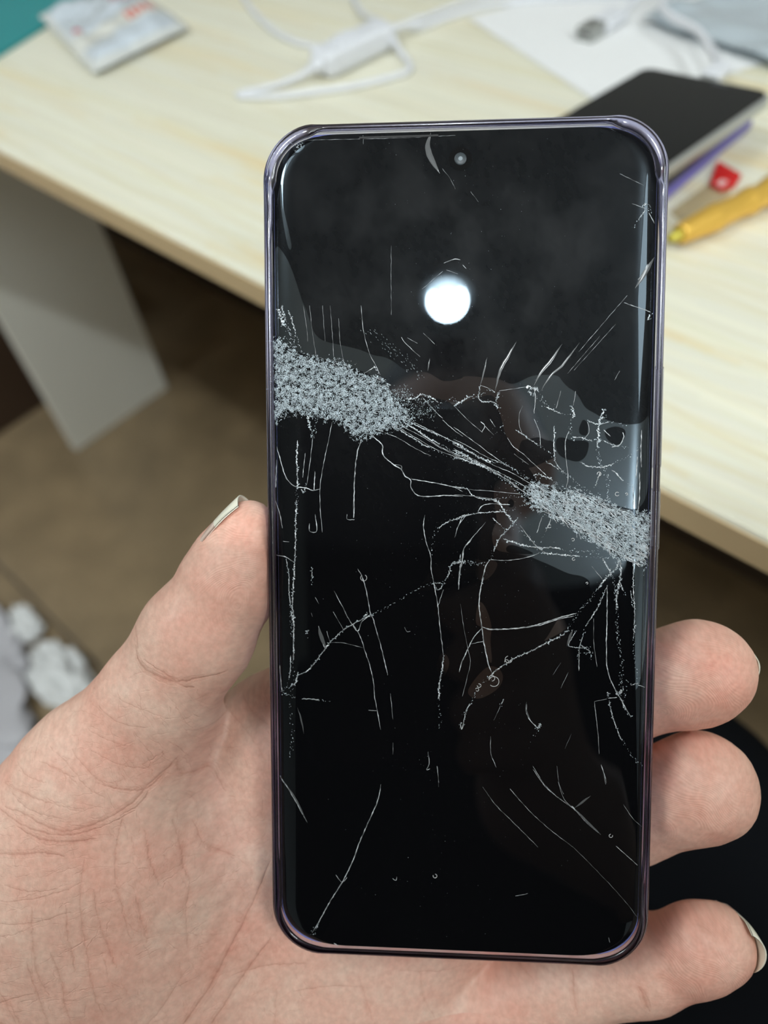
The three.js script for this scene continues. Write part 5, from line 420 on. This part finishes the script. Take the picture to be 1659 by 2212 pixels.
{
  // brass coloured hand tool
  const brass = std({ color: lin(0.82, 0.5, 0.09), metalness: 0.5, roughness: 0.34 });
  const t = thing('screwdriver', 'gold anodised stepped screwdriver lying next to the red tag', 'screwdriver');
  const lathe = (pts) => new THREE.LatheGeometry(pts.map(([r, y]) => new THREE.Vector2(r, y)), 36);
  mesh('tip', lathe([[0, -0.004], [0.0022, -0.0035], [0.003, 0.001], [0.003, 0.004]]), std({ color: lin(0.5, 0.42, 0.06), metalness: 0.5, roughness: 0.4 }), t);
  mesh('handle', lathe([[0, 0.002], [0.0042, 0.002], [0.0047, 0.004], [0.0062, 0.0215], [0.0066, 0.0245], [0.0058, 0.0265], [0.0056, 0.041], [0.0064, 0.043], [0.0066, 0.047], [0.0056, 0.049], [0.0058, 0.055], [0.0072, 0.06], [0.0074, 0.12], [0.006, 0.126], [0, 0.1265]]), brass, t);
  const dir = V(0.02, 0.0, -0.0665).normalize(); t.position.set(-0.1262, TOP + 0.0074, -0.3105); t.quaternion.setFromUnitVectors(V(0, 1, 0), dir);
  // red tag on a clear film
  const tagG = thing('red_tag', 'small bright red folded sticker with a clear film between the phones and the screwdriver', 'sticker');
  const red = std({ color: lin(0.62, 0.012, 0.012), roughness: 0.45 });
  const q = (pts, y0, y1, m, n) => { const s = new THREE.Shape(pts.map(([x, z]) => new THREE.Vector2(x, -z))); mesh(n, new THREE.ExtrudeGeometry(s, { depth: y1 - y0, bevelEnabled: false }).rotateX(-Math.PI / 2).translate(0, TOP + y0, 0), m, tagG); };
  q([[-0.146, -0.391], [-0.13, -0.3845], [-0.1278, -0.3735], [-0.1312, -0.3662], [-0.1385, -0.3685]], 0.0012, 0.0022, red, 'label');
  q([[-0.1355, -0.375], [-0.132, -0.3745], [-0.1325, -0.3685], [-0.1362, -0.3698]], 0.0022, 0.0024, std({ color: lin(0.75, 0.5, 0.48), roughness: 0.5 }), 'printed_mark');
  q([[-0.14, -0.374], [-0.133, -0.3775], [-0.127, -0.368], [-0.1265, -0.35], [-0.135, -0.333], [-0.143, -0.338]], 0.0003, 0.0007, phys({ color: lin(0.9, 0.85, 0.75), transmission: 0.9, roughness: 0.25 }), 'film');
}
// ---------------------------------------------------------------- things on the floor
{
  const bin = thing('storage_box', 'dark brown wooden box with a red lid standing beyond the side panel', 'box'); bin.position.set(-1.5, 0, -0.25);
  mesh('body', at(box(0.44, 0.3, 0.34, 0.006, 2), 0, 0.15, 0), std({ color: lin(0.05, 0.026, 0.012), roughness: 0.7 }), bin); mesh('lid', at(box(0.46, 0.05, 0.36, 0.012, 3), 0, 0.327, 0), std({ color: lin(0.4, 0.06, 0.03), roughness: 0.5 }), bin);
  const blob = (name, label, category, x, z, r, h, m, seed, group) => { const g = new THREE.SphereGeometry(1, 48, 28), p = g.attributes.position; for (let i = 0; i < p.count; i++) { const a = p.getX(i), b = p.getY(i), c = p.getZ(i), k = 1 + 0.22 * n3(a * 1.6 + seed, b * 1.6, c * 1.6) + 0.05 * n3(a * 4, b * 4 + seed, c * 4); p.setXYZ(i, a * r[0] * k, Math.max(0.001, (b * 0.5 + 0.42) * h * k), c * r[1] * k); } g.computeVertexNormals(); const o = tag(mesh(name, g, m), label, category, group); o.position.set(x, 0, z); return o; };
  const tissue = std({ color: lin(0.82, 0.83, 0.82), roughness: 0.95 });
  blob('plastic_bag', 'limp grey plastic bag lying on the floor tiles with tissues against it', 'plastic bag', -0.88, 0.14, [0.19, 0.13], 0.045, phys({ color: lin(0.58, 0.57, 0.6), roughness: 0.5 }), 3);
  blob('tissue', 'small crumpled white tissue at the far side of the grey plastic bag', 'tissue', -0.86, -0.022, [0.035, 0.022], 0.03, tissue, 11);
  blob('tissue', 'largest crumpled white tissue between the tile joint and the grey plastic bag', 'tissue', -0.735, -0.01, [0.06, 0.034], 0.045, tissue, 17);
  blob('tissue', 'crumpled white tissue at the near side of the grey plastic bag', 'tissue', -0.637, 0.105, [0.036, 0.03], 0.04, tissue, 23);
}
renderer.render(scene, camera);
